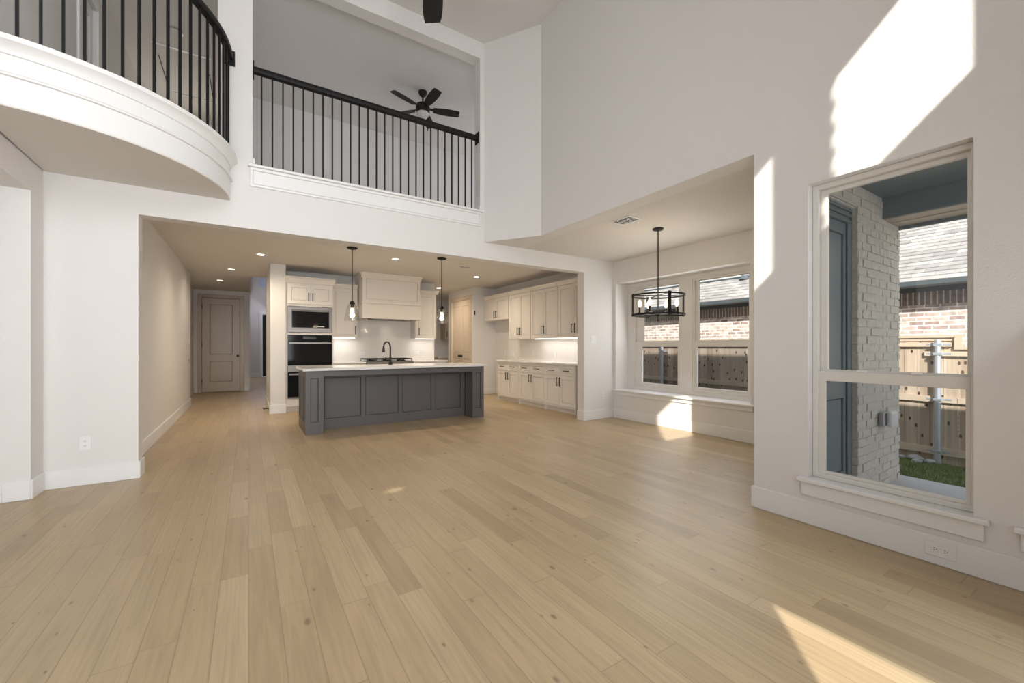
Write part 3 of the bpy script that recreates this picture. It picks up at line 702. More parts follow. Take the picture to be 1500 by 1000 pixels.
t = MB().box(1.3885, 2.0, 8.60, 9.2495, .8685, .90).box(2.0, 2.985, 9.205, 9.2495, .8685, .90).box(2.985, 3.785, 8.60, 9.2495, .8685, .90).build('countertop', MQUARTZ, bevel=.004)
tag(t, 'white quartz worktop running along the cooking wall under the range hood', 'countertop')
rt = thing('rangetop', 'stainless gas rangetop with black cast grates set into the rear worktop', 'rangetop', (2.49, 8.85, .70))
MB().box(2.004, 2.981, 8.61, 9.2, .70, .905).build('body', MSTEEL, rt, bevel=.004)
MB().box(2.004, 2.981, 8.57, 8.609, .74, .90).build('control_panel', MSTEEL, rt, bevel=.012, seg=2)
for k in range(6):
    MB().lathe([(.030, 0), (.028, -.03), (.024, -.035)], (2.12 + k * .15, 8.569, .82), 16, 'y').build('knob', MSTEEL, rt, smooth=True)
for k in range(3):
    a = 2.02 + k * .318; g = MB()
    for xx in (a, a + .15, a + .295): g.box(xx, xx + .013, 8.63, 9.17, .945, .962)
    for yy in (8.63, 8.76, 8.89, 9.03, 9.157): g.box(a, a + .308, yy, yy + .013, .942, .960)
    for xx in (a, a + .295):
        for yy in (8.63, 9.157): g.box(xx, xx + .013, yy, yy + .013, .9055, .944)
    g.build('grate', MIRON, rt)
    for yy in (8.77, 9.03): MB().lathe([(.05, 0), (.05, .012), (.03, .02), (.03, .028)], (a + .155, yy, .9055), 18).build('burner', MIRON, rt, smooth=True)
t = MB().box(1.389, 3.70, 9.243, 9.2499, .9005, 1.387).box(1.92, 3.13, 9.243, 9.2499, 1.387, 1.78).build('backsplash', MTILE)
tag(t, 'glossy white tile backsplash behind the rangetop', 'backsplash')

# ---- cabinets on the right wall
XF = 4.80
def right_base(y0, y1, label):
    t = thing('base_cabinet', label, 'cabinet', (5.08, (y0 + y1) / 2, 0), 'white two-door base cabinets with feet on the right wall')
    MB().box(XF + .021, 5.3695, y0, y1, .095, .872).build('carcass', MCAB, t)
    # furniture base: valance board between bracket feet
    MB().box(XF + .075, XF + .09, y0, y1, 0, .094).build('toe_kick', MCAB, t)
    for a, b in ((y1 - .012, y1 - .0005), (y0 + .0005, y0 + .012)):
        MB().box(XF + .004, XF + .075, a, b, 0, .094).build('bracket_foot', MCAB, t)
    m = (y0 + y1) / 2
    for a, b, hy in ((m + .003, y1 - .022, m + .045), (y0 + .022, m - .003, m - .045)):
        d = shaker('door', FX, a, b, .125, .672, XF, 1, t, MCAB, st=.062); pull(FX, hy, .565, .165, XF, 1, d)
        g = shaker('drawer', FX, a, b, .69, .845, XF, 1, t, MCAB, st=.03); pull(FX, (a + b) / 2, .768, .165, XF, 1, g, False)
    MB().relief(FX, [y0, y0 + .02, m - .0005, m + .0005, y1 - .02, y1], [.096, .122, .675, .688, .847, .8715], [[XF + .006] * 5, [XF + .006, None, XF + .006, None, XF + .006], [XF + .006] * 5, [XF + .006, None, XF + .006, None, XF + .006], [XF + .006] * 5], XF + .0205).build('face_frame', MCAB, t)
right_base(7.251, 8.13, 'white base cabinet nearest the refrigerator alcove, first of the right-wall run')
right_base(6.361, 7.249, 'white base cabinet in the middle of the right-wall run')
right_base(5.46, 6.359, 'white base cabinet nearest the kitchen opening, last of the right-wall run')
t = MB().box(XF - .025, 5.3695, 5.22, 8.16, .8725, .907).build('countertop', MQUARTZ, bevel=.005)
tag(t, 'white quartz worktop on the right-wall base cabinets', 'countertop')
t = MB().box(5.362, 5.3699, 5.21, 8.16, .9075, 1.3725).build('backsplash', MTILEY)
tag(t, 'white tile backsplash lit from above on the right wall', 'backsplash')
XU = 5.04
def right_upper(y0, y1, z0, label, hz, crownend=False):
    small = z0 > 1.6
    t = thing('wall_cabinet', label, 'cabinet', (5.2, (y0 + y1) / 2, z0), None if small else 'tall two-door wall cabinets above the right worktop')
    MB().box(XU + .021, 5.3695, y0, y1, z0, 2.41).build('carcass', MCAB, t)
    m = (y0 + y1) / 2
    for a, b, hy in ((m + .002, y1 - .006, m + .045), (y0 + (.09 if small else .006), m - .002, m - .045)):
        d = shaker('door', FX, a, b, z0 + .006, 2.37, XU, 1, t, MCAB, st=.066); pull(FX, hy, hz, .17, XU, 1, d)
    if small: MB().box(XU, XU + .0205, y0, y0 + .088, z0, 2.38).build('end_stile', MCAB, t)
    MB().sweep([(XU, y1, 0), (XU, y0, 0)], [(-.02, 2.38), (0, 2.38), (.03, 2.435), (.042, 2.445), (.042, 2.465), (-.02, 2.465)]).build('crown_moulding', MCAB, t)
right_upper(8.06, 9.195, 1.845, 'short cream wall cabinet above the refrigerator alcove', 1.98)
right_upper(7.163, 8.03, 1.3735, 'tall cream wall cabinet next to the short one over the alcove', 1.545)
right_upper(6.253, 7.157, 1.3735, 'tall cream wall cabinet in the middle of the right-wall uppers', 1.545)
right_upper(5.30, 6.247, 1.3735, 'tall cream wall cabinet beside the kitchen opening, partly cut off by its jamb', 1.545)

# butler pantry beyond the cooking wall
bp = thing('base_cabinet', 'base cabinet in the side pantry seen past the cooking wall', 'cabinet', (5.4, 12.1, 0))
MB().box(4.87, 6.8, 11.85, 12.3995, .1, .868).build('carcass', MDOOR, bp); MB().box(4.87, 6.8, 11.90, 11.92, 0, .0995).build('toe_kick', MDOOR, bp)
for k in range(4): shaker('door', FY, 4.875 + k * .48, 5.345 + k * .48, .11, .86, 11.83, 1, bp, MDOOR)
t = MB().box(4.86, 6.85, 11.80, 12.3995, .8685, .90).build('countertop', MQUARTZ, bevel=.004); tag(t, 'worktop in the side pantry past the end of the cooking wall', 'countertop')
bu = thing('wall_cabinet', 'wall cabinet in the side pantry, seen between cooking wall and pantry door', 'cabinet', (5.9, 12.2, 1.42))
MB().box(5.20, 6.8, 12.071, 12.3995, 1.42, 2.3).build('carcass', MDOOR, bu)
for k in range(3):
    d = shaker('door', FY, 5.205 + k * .53, 5.73 + k * .53, 1.425, 2.295, 12.05, 1, bu, MDOOR); pull(FY, 5.25 + k * .53 if k != 1 else 6.21, 1.60, .17, 12.05, 1, d)

# ------------------------------------------------------------------ lamps
def recessed(x, y, z, label, power=76, group='recessed kitchen and hall downlights'):
    t = thing('recessed_light', label, 'ceiling light', (x, y, z), group)
    MB().lathe([(.050, -.0005), (.088, -.0005), (.088, -.006), (.07, -.009), (.050, -.004)], (x, y, z), 28).build('trim_ring', MPLATE, t, smooth=True)
    MB().lathe([(.0495, -.0004), (.0495, -.004)], (x, y, z), 24).build('lens', MCANL, t)
    d = bpy.data.lights.new('downlight', 'SPOT'); d.energy = power; d.spot_size = math.radians(165); d.spot_blend = 1; d.color = (1, .85, .66); d.shadow_soft_size = .05
    o = bpy.data.objects.new('downlight', d); C.objects.link(o); o.location = (x, y, z - .02); 
    return t
recessed(.168, 7.84, 2.70, 'recessed downlight over the aisle left of the island, largest of three in the hall', 80)
recessed(-.278, 9.64, 2.70, 'recessed downlight in the hall ceiling, middle of three in line', 34)
recessed(-.544, 11.37, 2.70, 'recessed downlight in the hall ceiling nearest the panelled door', 30)
recessed(2.11, 7.00, 2.70, 'recessed downlight between the two pendants in front of the range hood')
recessed(4.11, 7.85, 2.70, 'recessed downlight in front of the pantry double door')
recessed(4.07, 9.83, 2.70, 'recessed downlight past the cooking wall, half behind a pendant rod', 70)
def pendant(x, y, label):
    z = 2.70
    t = thing('pendant_light', label, 'pendant light', (x, y, z), 'glass pendants over the island')
    MB().lathe([(.078, -.0005), (.078, -.012), (.06, -.022), (.018, -.03)], (x, y, z), 28).build('canopy', MIRON, t, smooth=True)
    MB().tube([(x, y, z - .028), (x, y, 1.885)], .0065, 10).build('rod', MIRON, t, smooth=True)
    MB().lathe([(.012, 1.90), (.03, 1.885), (.04, 1.86), (.04, 1.845), (.022, 1.842), (.022, 1.79)], (x, y, 0), 24).build('socket', MIRON, t, smooth=True)
    MB().lathe([(.020, 1.789), (.028, 1.765), (.032, 1.735), (.026, 1.70), (.008, 1.682)], (x, y, 0), 20).build('bulb', MBULB, t, smooth=True)
    # open-bottom tapered glass: outer wall, rim and inner wall in one surface
    mb = MB(); seg = 32; prof = [(.042, 1.843), (.064, 1.838), (.075, 1.80), (.096, 1.69), (.113, 1.592), (.109, 1.592), (.092, 1.69), (.071, 1.80), (.060, 1.833), (.042, 1.8385)]
    rings = [[mb.bm.verts.new((x + r * math.cos(2 * PI * k / seg), y + r * math.sin(2 * PI * k / seg), h)) for k in range(seg)] for r, h in prof]
    for A, B in zip(rings, rings[1:]):
        for k in range(seg): mb.bm.faces.new((A[k], A[(k + 1) % seg], B[(k + 1) % seg], B[k]))
    mb.build('glass_shade', MCLEAR, t, smooth=True)
    d = bpy.data.lights.new('pendant_glow', 'POINT'); d.energy = 4; d.color = (1, .82, .6); d.shadow_soft_size = .04
    o = bpy.data.objects.new('pendant_glow', d); C.objects.link(o); o.location = (x, y, 1.66)
pendant(1.321, 6.553, 'clear glass pendant over the island end nearest the oven tower')
pendant(2.755, 6.526, 'clear glass pendant over the island end nearest the pantry door')
def led(x0, x1, y0, y1, z, label, power, sx, sy):
    t = MB().box(x0, x1, y0, y1, z - .012, z - .0005).build('under_cabinet_light', MLED)
    tag(t, label, 'strip light', 'under-cabinet strip lights')
    area('under_cabinet_glow', ((x0 + x1) / 2, (y0 + y1) / 2, z - .016), (0, 0, -1), sx, sy, power, (1, .97, .93))
led(1.45, 1.87, 9.03, 9.055, 1.388, 'strip light under the wall cabinet beside the oven tower', 1.1, .42, .05)
led(3.18, 3.61, 9.03, 9.055, 1.388, 'strip light under the wall cabinet past the range hood', 1.1, .42, .05)
led(5.14, 5.165, 5.35, 7.15, 1.3735, 'long strip light under the tall cabinets on the right wall', 3.6, .05, 1.8)

# chandelier in the nook
cx, cy, cz = 4.234, 3.302, 2.65
ch = thing('chandelier', 'black iron drum cage chandelier with six candle bulbs in the window nook', 'chandelier', (cx, cy, cz))
MB().lathe([(.065, -.0005), (.065, -.014), (.05, -.022), (.012, -.028)], (cx, cy, cz), 28).build('canopy', MIRON, ch, smooth=True)
MB().tube([(cx, cy, cz - .026), (cx, cy, 1.60)], .007, 10).build('rod', MIRON, ch, smooth=True)
def band(name, z0, z1, r0=.302, r1=.314):
    mb = MB(); n = 56
    pts = [(cx + r0 * math.cos(2 * PI * k / n), cy + r0 * math.sin(2 * PI * k / n), 0) for k in range(n)]
    mb.sweep(pts, [(0, z0), (r1 - r0, z0), (r1 - r0, z1), (0, z1)], True).build(name, MIRON, ch)
band('upper_ring', 1.820, 1.838); band('lower_ring', 1.583, 1.603)
A0 = math.radians(-52 + 23)
for k in range(4):
    a = A0 + k * PI / 2; c, s = math.cos(a), math.sin(a); mb = MB()
    tw = .019
    poly = [(cx + r * c - q * s, cy + r * s + q * c) for r, q in ((.315, -tw), (.322, -tw), (.322, tw), (.315, tw))]
    mb.prism(poly, 1.574, 1.848).build('strap', MIRON, ch)
    MB().tube([(cx + .012 * c, cy + .012 * s, 1.829), (cx + .303 * c, cy + .303 * s, 1.829)], .006, 8).build('upper_spoke', MIRON, ch)
    MB().tube([(cx + .012 * c, cy + .012 * s, 1.592), (cx + .303 * c, cy + .303 * s, 1.592)], .006, 8).build('lower_spoke', MIRON, ch)
for k in range(6):
    a = math.radians(12) + k * PI / 3; px, py = cx + .215 * math.cos(a), cy + .215 * math.sin(a)
    arm = MB().tube([(cx + .01 * math.cos(a), cy + .01 * math.sin(a), 1.615), (cx + .12 * math.cos(a), cy + .12 * math.sin(a), 1.612), (px, py, 1.622)], .006, 8).build('arm', MIRON, ch)
    MB().lathe([(.024, 1.618), (.024, 1.624), (.013, 1.626), (.013, 1.69)], (px, py, 0), 14).build('candle_sleeve', MIRON, ch, smooth=True)
    MB().lathe([(.010, 1.6905), (.021, 1.715), (.024, 1.735), (.018, 1.76), (.006, 1.785)], (px, py, 0), 14).build('bulb', MFILA, ch, smooth=True)
MB().lathe([(.02, 1.612), (.03, 1.60), (.03, 1.588), (.008, 1.576), (.006, 1.55), (.014, 1.53), (.006, 1.515)], (cx, cy, 0), 14).build('finial', MIRON, ch, smooth=True)
d = bpy.data.lights.new('chandelier_glow', 'POINT'); d.energy = 15; d.color = (1, .88, .70); d.shadow_soft_size = .25
o = bpy.data.objects.new('chandelier_glow', d); C.objects.link(o); o.location = (cx, cy, 1.70)

# ceiling fans
def fan(x, y, zc, zb, R, angs, label, bw, light=True):
    t = thing('ceiling_fan', label, 'ceiling fan', (x, y, zc))
    MB().lathe([(.07, -.0005), (.07, -.02), (.055, -.06), (.025, -.085)], (x, y, zc), 24).build('canopy', MFAN, t, smooth=True)
    MB().tube([(x, y, zc - .08), (x, y, zb + .09)], .013, 10).build('downrod', MFAN, t, smooth=True)
    MB().lathe([(.03, .11), (.06, .09), (.105, .06), (.115, .01), (.11, -.045), (.085, -.06)], (x, y, zb), 28).build('motor_housing', MFAN, t, smooth=True)
    if light:
        MB().lathe([(.084, -.061), (.10, -.075), (.098, -.105), (.07, -.14), (.02, -.152)], (x, y, zb), 24).build('light_bowl', MDIMG, t, smooth=True)
        MB().tube([(x + .06, y - .06, zb - .06), (x + .06, y - .06, zb - .34)], .0025, 6).tube([(x + .06, y - .06, zb - .34), (x + .06, y - .06, zb - .37)], .007, 8).build('pull_chain', MFAN, t)
    for a in angs:
        a = math.radians(a); c, s = math.cos(a), math.sin(a); mb = MB(); n = 10
        def P(r, q, h):   # blade pitched about its long axis
            h2 = h - q * math.sin(math.radians(12)); q2 = q * math.cos(math.radians(12))
            return (x + r * c - q2 * s, y + r * s + q2 * c, zb + h2)
        rows = []
        for k in range(n + 1):
            u = k / n; r = .17 * (R / .6) + (R - .17 * (R / .6)) * u; hw = bw * (.62 + .38 * math.sin(PI * min(1, u * .75 + .06)))
            if u > .97: hw *= .94
            rows.append([mb.bm.verts.new(P(r, q, h)) for q, h in ((-hw, -.004), (hw, -.004), (hw, .004), (-hw, .004))])
        for A, B in zip(rows, rows[1:]):
            for k in range(4): mb.bm.faces.new((A[k], A[(k + 1) % 4], B[(k + 1) % 4], B[k]))
        mb.bm.faces.new(rows[0][::-1]); mb.bm.faces.new(rows[-1])
        bl = mb.build('blade', MFAN, t)
        mb = MB(); mb.prism([(.08, -.02), (.2 * R / .6, -.03), (.2 * R / .6, .03), (.08, .02)], .0045, .010, lambda u, v, h: P(u, v, h)).build('blade_iron', MFAN, bl)
fan(2.42, 6.52, 5.4, 5.12, .60, (-16, 56, 128, 200, 272), 'small black five-blade ceiling fan with light bowl in the loft behind the straight railing', .075)
fan(1.29, 3.24, 5.4, 4.47, .75, (68.4, 140.4, 212.4, 284.4, 356.4), 'dark ceiling fan of the tall room, one blade tip reaching into view at the top', .098, False)

# ------------------------------------------------------------------ railings
lr = thing('loft_railing', 'straight black iron railing with thin square balusters along the loft edge', 'railing', (1.36, 5.11, 3.078))
MB().sweep([(.05, 5.11, 0), (2.675, 5.11, 0)], [(-.03, 4.075), (.03, 4.075), (.035, 4.10), (.028, 4.13), (.012, 4.142), (-.012, 4.142), (-.028, 4.13), (-.035, 4.10)]).build('handrail', MIRON, lr)
for xa, xb in ((.0365, .05), (2.6755, 2.6895)): MB().box(xa, xb, 5.06, 5.16, 4.025, 4.18).build('wall_bracket', MIRON, lr, bevel=.003)
bz0, bz1 = 3.0785, 4.0745
def baluster(x, y, z0, z1, par, h=.0075, ang=0):
    c, s = math.cos(ang), math.sin(ang)
    return MB().prism([(x + a * c - b * s, y + a * s + b * c) for a, b in ((-h, -h), (h, -h), (h, h), (-h, h))], z0, z1).build('baluster', MIRON, par)
for k in range(26): baluster(.117 + k * (2.601 - .117) / 25, 5.11, bz0, bz1, lr)
br = thing('balcony_railing', 'curved black iron railing with thin balusters on the rounded balcony', 'railing', (BC[0], BC[1], 3.09))
RR = 1.258
MB().sweep([(x, y, 0) for x, y in arc(RR, -90, -1)], [(-.03, 4.08), (.03, 4.08), (.035, 4.105), (.028, 4.135), (.012, 4.147), (-.012, 4.147), (-.028, 4.135), (-.035, 4.105)]).build('handrail', MIRON, br)
MB().box(-.205, -.115, 5.012, 5.0295, 4.03, 4.18).build('wall_bracket', MIRON, br, bevel=.003)
for k in range(20):
    a = math.radians(-5.1 - 4.42 * k); baluster(BC[0] + RR * math.cos(a), BC[1] + RR * math.sin(a), 3.0955, 4.0795, br, .008, a)

# ------------------------------------------------------------------ small fittings
def plate(name, f, u, v, front, s, label, cat, kind='outlet', wdt=.075, ht=.118, group=None, m=None, gang=1, horizontal=False):
    """cover plate on a wall; s = +1 when the wall lies at larger d"""
    t = thing(name, label, cat, f(u, v, front), group)
    if horizontal: wdt, ht = ht, wdt
    W = wdt + (gang - 1) * .046
    d0 = front - s * .006
    MB().relief(f, [u - W / 2, u + W / 2], [v - ht / 2, v + ht / 2], [[d0]], front - s * .0003).build('cover_plate', m or MPLATE, t, bevel=.002)
    for g in range(gang):
        uu = u + (g - (gang - 1) / 2) * .046
        if kind == 'outlet':
            for k in (-1, 1):
                a, b = (uu + k * .021, v) if horizontal else (uu, v + k * .021)
                rec = MB().relief(f, [a - .0155, a + .0155], [b - .0145, b + .0145], [[front - s * .0085]], d0).build('receptacle', MPLATE, t, bevel=.003)
                mb = MB()
                for q in (-.0055, .0055):
                    if horizontal: mb.relief(f, [a - .002, a + .005], [b + q - .0013, b + q + .0013], [[front - s * .0092]], front - s * .0086)
                    else: mb.relief(f, [a + q - .0013, a + q + .0013], [b - .002, b + .006], [[front - s * .0092]], front - s * .0086)
                if horizontal: mb.relief(f, [a - .010, a - .0055], [b - .002, b + .002], [[front - s * .0092]], front - s * .0086)
                else: mb.relief(f, [a - .002, a + .002], [b - .010, b - .0055], [[front - s * .0092]], front - s * .0086)
                mb.build('slots', MDARKSLOT, rec)
        else:
            MB().relief(f, [uu - .016, uu + .016], [v - .033, v + .033], [[front - s * .0105]], d0).build('rocker', m or MPLATE, t, bevel=.003)
    return t
plate('wall_outlet', FY, -1.198, .362, 5.03, 1, 'white duplex outlet low on the wall pier left of the hall', 'outlet')
plate('wall_outlet', FX, .643, .088, 3.195, 1, 'white duplex outlet turned sideways in the tall baseboard below the big window', 'outlet', horizontal=True, wdt=.078, ht=.122)
plate('wall_outlet', FX, 8.40, .382, -1.0, -1, 'white outlet low on the hall wall', 'outlet')
plate('light_switch', FX, 10.42, 1.33, -1.0, -1, 'white light switch high on the far end of the hall wall', 'switch', 'switch')
plate('wall_sensor', FX, 10.37, .93, -1.0, -1, 'small dark round-edged fitting at the far end of the hall wall', 'sensor', 'switch', .03, .03, m=MCHROME)
plate('light_switch', FY, 4.805, 1.324, 5.03, 1, 'white double rocker switch between the kitchen opening and the nook', 'switch', 'switch', gang=2)
plate('wall_outlet', FY, 5.023, .373, 5.03, 1, 'white outlet low on the wall between the kitchen opening and the window seat', 'outlet')
plate('wall_outlet', FY, 2.06, 1.055, 9.243, 1, 'white sideways outlet on the backsplash near the oven tower', 'outlet', horizontal=True)
plate('wall_outlet', FY, 3.28, 1.058, 9.243, 1, 'white sideways outlet on the backsplash past the rangetop', 'outlet', horizontal=True)
plate('light_switch', FX, 8.70, 1.03, 5.37, 1, 'white switch in the refrigerator alcove, farther from the room', 'switch', 'switch')
plate('wall_outlet', FX, 8.40, 1.03, 5.37, 1, 'white double outlet in the refrigerator alcove near the worktop', 'outlet', gang=2)
plate('wall_outlet', FX, 7.50, 1.03, 5.362, 1, 'white outlet on the right backsplash near the alcove', 'outlet')
plate('wall_outlet', FX, 6.72, 1.03, 5.362, 1, 'white outlet on the right backsplash nearer the kitchen opening', 'outlet')
plate('wall_control', FY, 4.765, 2.05, 9.2, 1, 'small black control high on the wall end beside the pantry door', 'control', 'switch', .035, .10, m=MBLK)
plate('wall_outlet', FY, 1.94, 3.45, 8.2, 1, 'white outlet low on the loft wall, first of two behind the railing', 'outlet')
plate('wall_outlet', FY, 2.12, 3.45, 8.2, 1, 'white outlet low on the loft wall, second of two behind the railing', 'outlet')
ds = thing('door_stop', 'small black door stop on the baseboard of the column near the hall', 'door stop', (.31, 8.75, .06))
MB().lathe([(.018, -.0005), (.018, -.006), (.006, -.008), (.006, -.07), (.012, -.072), (.012, -.085)], (.31, 8.75, .075), 12, 'x').build('spring', MBLK, ds, smooth=True)
sm = thing('smoke_detector', 'round dark-rimmed ceiling fitting beside the attic hatch above the balcony', 'smoke detector', (-.82, 7.04, 5.4))
MB().lathe([(.085, -.0005), (.085, -.016), (.078, -.018)], (-.82, 7.04, 5.4), 28).build('rim', MCHROME, sm, smooth=True)
MB().lathe([(.075, -.0182), (.07, -.026), (.03, -.03)], (-.82, 7.04, 5.4), 24).build('cover', MCEIL, sm, smooth=True)
def vent(x0, x1, y0, y1, z, label):
    t = thing('ceiling_vent', label, 'vent', ((x0 + x1) / 2, (y0 + y1) / 2, z))
    MB().relief(FZ, [x0, x0 + .022, (x0 + x1) / 2 - .004, (x0 + x1) / 2 + .004, x1 - .022, x1], [y0, y0 + .022, y1 - .022, y1], [[z - .008] * 5, [z - .008, None, z - .008, None, z - .008], [z - .008] * 5], z - .0004).build('frame', MPLATE, t, bevel=.002)
    MB().box(x0 + .02, x1 - .02, y0 + .02, y1 - .02, z - .0016, z - .0006).build('duct', MDARKSLOT, t)
    n = 7; mb = MB()
    for k in range(n):
        yy = y0 + .03 + (y1 - y0 - .06) * k / (n - 1); mb.box(x0 + .022, x1 - .022, yy - .006, yy + .004, z - .0065, z - .0045)
    mb.build('louvers', MPLATE if y0 < 5 else MCHROME, t)
vent(3.53, 3.75, 3.13, 3.43, 2.65, 'white ceiling register in the nook near the chandelier canopy')
vent(3.29, 3.54, 6.92, 7.08, 2.70, 'ceiling register in the kitchen past the second pendant')

# ================================================================== OUTSIDE
structure(MB().box(3.41, 5.8, -6, 1.46, -.40, -.15).build('slab_patio', MCONC))
# porch: ceiling, beam, nook roof, and unseen slabs added to cast shade on the yard
structure(MB().box(3.41, 5.187, .38, 1.455, 2.64, 2.80).build('ceiling_porch', MTEAL))
bmr = sroot('beam_porch', (5.42, .9, 2.44))
MB().box(5.1875, 5.66, .38, 1.455, 2.444, 2.80).build('beam_box', MTEAL, bmr)
MB().box(5.21, 5.64, .40, 1.438, 2.436, 2.4435).box(5.40, 5.425, .40, 1.438, 2.430, 2.4355).build('soffit_board', MTAN, bmr)
MB().box(5.6605, 5.69, .38, 1.455, 2.405, 2.80).build('fascia', MTEAL, bmr)
structure(MB().box(5.6605, 5.84, 1.46, 5.6, 2.56, 2.70).build('roof_nook', MGUT))
structure(MB().box(-.98, 3.41, -5.2, -1.30, 2.62, 2.90).box(3.42, 5.5, -5.2, -.55, 2.62, 2.90).build('roof_shade_slabs', MSHING))  # unseen slabs shaped to edge the fence shade and the floor's sun patch
# brick jamb beside the patio opening and the upper window: its toothed edge shapes the sun patches
mb = MB()
for k in range(28):
    z = k * .078
    mb.box(-.82, -.565 + (.022 if k % 2 else 0), -1.42, -1.26, z, z + .070)
structure(mb.build('pillar_rear_low', MPIER))
mb = MB()
for k in range(15):
    z = 4.20 + k * .078
    mb.box(.30, .512 + (.018 if k % 2 else 0), -1.36, -1.26, z, z + .070)
structure(mb.build('pillar_rear_high', MPIER))
# limewashed brick of the nook's porch side
random.seed(3)
pier = sroot('wall_porch_brick', (5.1, 1.44, -.15))
mb = MB(); RH = .0772
for k in range(-2, 34):
    z = k * RH - .005; off = .1 if k % 2 else 0
    if z > 2.70: break
    ztop = min(z + .066, 2.64)
    xs0 = 4.578
    if z >= 2.44: xs0 = 3.415
    x = xs0 - (off if z < 2.44 else 0)
    while x < 5.66:
        x1 = min(x + .195, 5.664 + random.uniform(-.004, .006)); xa = max(x, xs0)
        if x1 - xa > .02:
            yf = 1.441 + random.uniform(-.006, .003); zz = random.uniform(-.002, .002)
            if xa > 5.16 and ztop > 2.444: pass
            else:
                v0 = len(mb.bm.verts)
                mb.box(xa + random.uniform(0, .004), x1, yf, 1.4595, z + zz, ztop + zz)
        x += .205
bmesh.ops.subdivide_edges(mb.bm, edges=mb.bm.edges[:], cuts=1)
for v in mb.bm.verts:
    if v.co.y < 1.45: v.co += Vector((random.uniform(-.003, .003), random.uniform(-.004, .002), random.uniform(-.003, .003)))
mb.build('brick_face', MPIER, pier)
MB().box(4.585, 5.655, 1.4435, 1.4598, -.15, 2.438).box(3.42, 5.18, 1.4435, 1.4598, 2.445, 2.64).build('mortar', MMORT, pier)
mb = MB()
for k in range(-1, 33):
    z = k * RH - .005
    if z + .066 > 2.44: break
    mb.box(4.569 + random.uniform(-.004, .003), 4.5775, 1.44, 1.499, z, z + .066)
mb.build('reveal_bricks', MPIER, pier)
eo = thing('outdoor_outlet', 'grey weatherproof outlet box on the limewashed brick outside the window', 'outlet', (5.12, 1.43, .51))
MB().box(5.03, 5.21, 1.385, 1.4275, .45, .58).build('box', MCHROME, eo, bevel=.008)
MB().box(5.075, 5.255, 1.34, 1.3845, .44, .59).build('bubble_cover', MPLATE, eo, bevel=.02, seg=2)

# yard
me = MB()
nx, ny = 26, 60
gx = [5.8 + i * (8.9 - 5.8) / nx for i in range(nx + 1)]; gy = [-1 + j * 9.5 / ny for j in range(ny + 1)]
def gz(x, y): return -.20 - .30 * max(0, min(1, (x - 5.8) / 2.6)) + .02 * math.sin(x * 5 + y * 2) * math.cos(y * 3.1)
vv = [[me.bm.verts.new((x, y, gz(x, y))) for y in gy] for x in gx]
for i in range(nx):
    for j in range(ny): me.bm.faces.new((vv[i][j], vv[i + 1][j], vv[i + 1][j + 1], vv[i][j + 1]))
structure(me.build('ground', MGRASSB))
structure(MB().box(5.7, 14, -10, 16, -1.2, -.62).build('ground_lower', MGRASSB))
STONES = ((1.93, 8.30, .075), (1.76, 8.24, .055), (2.08, 8.27, .045), (1.86, 8.08, .05))
mb = MB()
for k in range(9000):
    x = random.uniform(5.82, 8.34); y = random.uniform(.7, 3.2) if k < 7600 else random.uniform(3.2, 7)
    if any((y - a) ** 2 + (x - b) ** 2 < (1.5 * c) ** 2 for a, b, c in STONES): continue
    z = gz(x, y) - .005; h = random.uniform(.025, .07); a = random.uniform(0, 2 * PI); wd = random.uniform(.003, .006)
    lx, ly = random.uniform(-.03, .03), random.uniform(-.03, .03); c, s = math.cos(a) * wd, math.sin(a) * wd
    mb.bm.faces.new([mb.bm.verts.new(p) for p in ((x - c, y - s, z), (x + c, y + s, z), (x + lx, y + ly, z + h))])
g = mb.build('grass', MGRASS); tag(g, 'short green grass between the patio and the cedar fence', 'grass', kind='stuff')

# fence
XFN = 8.5
fn = thing('fence', 'new cedar board fence with horizontal rails between the yard and the brick house', 'fence', (XFN, 3.5, -.5))
def pickets(y0, y1, z1):
    mb = MB(); y = y0
    while y < y1 - .01:
        yb = min(y + .1395, y1); zz = random.uniform(-.008, .008)
        mb.box(XFN, XFN + .016, y, yb, -.56, z1 + zz); y += .1425
    return mb.build('picket_panel', MPICK, fn)
pickets(1.535, 9.0, 1.33); pickets(-1.2, 1.53, 1.175)
MB().box(XFN - .045, XFN + .045, 1.535, 9.0, 1.335, 1.372).box(XFN - .02, XFN - .0005, 1.535, 9.0, 1.29, 1.334).build('top_cap', MCEDAR, fn)
MB().box(XFN - .045, XFN + .045, -1.2, 1.53, 1.165, 1.20).box(XFN - .05, XFN - .0005, 1.488, 1.56, 1.165, 1.372).build('step_cap', MCEDAR, fn)
for nm, segs in (('upper_rail', ((1.59, 9.0, 1.205, 1.262), (-1.2, 1.87, 1.07, 1.135))), ('middle_rail', ((1.775, 9.0, .395, .48), (1.535, 1.715, .395, .475), (-1.2, 1.53, .395, .475))), ('lower_rail', ((-1.2, 9.0, -.365, -.265),))):
    for y0, y1, z0, z1 in segs: MB().box(XFN - .045, XFN - .0006, y0, y1, z0, z1).build(nm, MCEDAR, fn)
for yp in (1.72, 6.45, 4.1 - .01):
    if yp == 4.09: continue
    p = MB().lathe([(.036, -.6), (.036, 1.29), (.034, 1.305), (.02, 1.312)], (XFN - .085, yp, 0), 18).build('metal_post', MGALV, fn, smooth=True)
    mb = MB()
    for z in (1.235, 1.10, .44, -.315): mb.box(XFN - .126, XFN - .046, yp - .042, yp + .042, z - .018, z + .018).box(XFN - .0475, XFN - .0455, yp - .13, yp + .13, z - .014, z + .014)
    mb.build('bracket', MGALV, p, bevel=.004)
rk = ['pale broken stone at the foot of the fence post, larger of the cluster', 'pale broken stone against the fence post base', 'small pale stone in the grass beside the fence post stones', 'flat pale stone in front of the fence post stones']
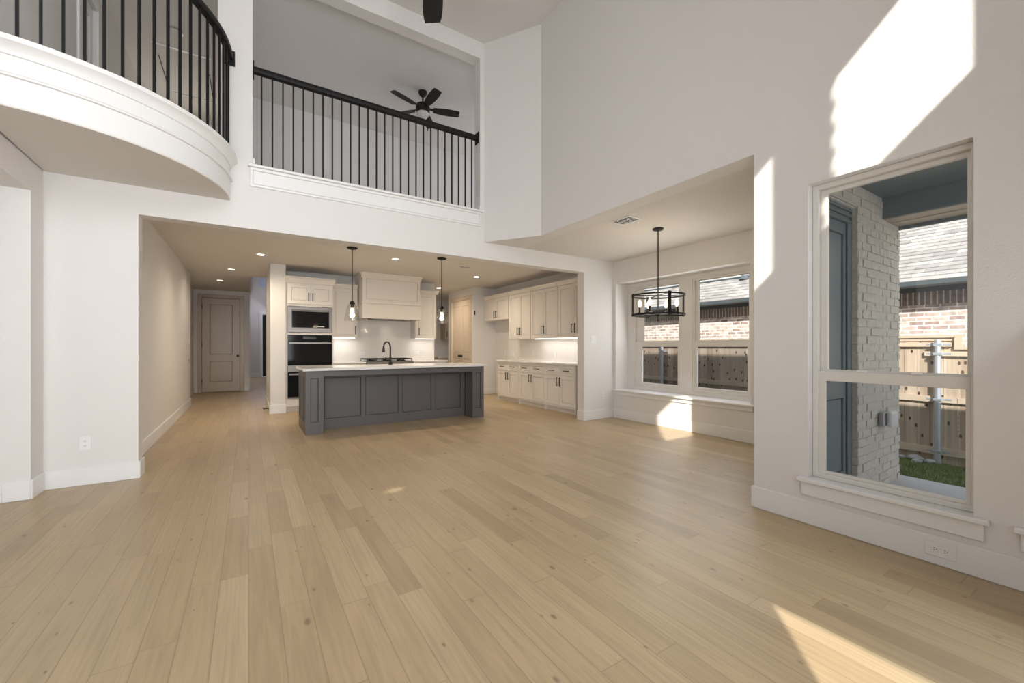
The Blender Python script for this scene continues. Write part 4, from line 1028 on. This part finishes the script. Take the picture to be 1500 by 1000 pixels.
for k, (y, x, r) in enumerate(STONES):
    mb = MB(); bmesh.ops.create_icosphere(mb.bm, subdivisions=2, radius=r)
    for v in mb.bm.verts: v.co = Vector((v.co.x * 1.1, v.co.y * 1.25, v.co.z * .75)) * random.uniform(.82, 1.12) + Vector((x, y, gz(x, y) + r * .45))
    tag(mb.build('stone', MROCK), rk[k], 'stone', 'stones at the fence post')

# neighbouring house
NX = 10.2
nh = thing('neighbour_house', 'neighbouring brick house with grey shingle roof beyond the fence', 'house', (NX + 2, 4, -.6))
MB().box(NX, NX + .2, -12, 18, -.62, 1.955).build('brick_wall', MNB, nh)
MB().box(NX - .006, NX + .2, -12, 18, 1.9555, 2.185).build('soldier_course', MSOLD, nh)
MB().box(NX - .03, NX + .2, -12, 18, 2.1855, 2.29).build('frieze_board', MGUT, nh)
MB().box(9.80, NX + .2, -12, 18, 2.2905, 2.305).build('soffit', MGUT, nh)
MB().sweep([(9.80, -12, 0), (9.80, 18, 0)], [(-.10, 2.33), (-.09, 2.26), (-.03, 2.235), (0, 2.235), (0, 2.33)]).build('gutter', MGUT, nh)
s_ = math.tan(math.radians(35))
ang = math.radians(35)
def roofpt(u, v, d):  # u along y, v up the slope, d thickness outward
    return (9.72 + v * math.cos(ang) - d * math.sin(ang), u, 2.335 + v * math.sin(ang) + d * math.cos(ang))
# shingle courses as lapped strips
mb = MB(); v = 0
while v < 5.6:
    q = [roofpt(u, vv_, dd) for u, vv_, dd in ((-12, v, .012), (18, v, .012), (18, v + .15, .001), (-12, v + .15, .001))]
    mb.quad(q); mb.quad([roofpt(-12, v, 0), roofpt(18, v, 0), q[1], q[0]]); v += .145
mb.prism([(-12, -.0), (18, -.0), (18, 5.7), (-12, 5.7)], -.08, -.002, roofpt)
mb.build('roof', MSHING, nh)
MB().prism([(3.2, 1.06), (18, 1.06), (18, 1.09), (3.2, 1.09)], 0, .05, roofpt).build('roof_flashing', MGUT, nh)
vp = MB().lathe([(.05, 2.45), (.05, 3.15), (.04, 3.16)], (10.55, 5.62, 0), 14).build('vent_pipe', MGALV, nh, smooth=True)
MB().lathe([(.13, 2.90), (.055, 3.0)], (10.55, 5.62, 0), 14).build('flashing', MGUT, vp, smooth=True)
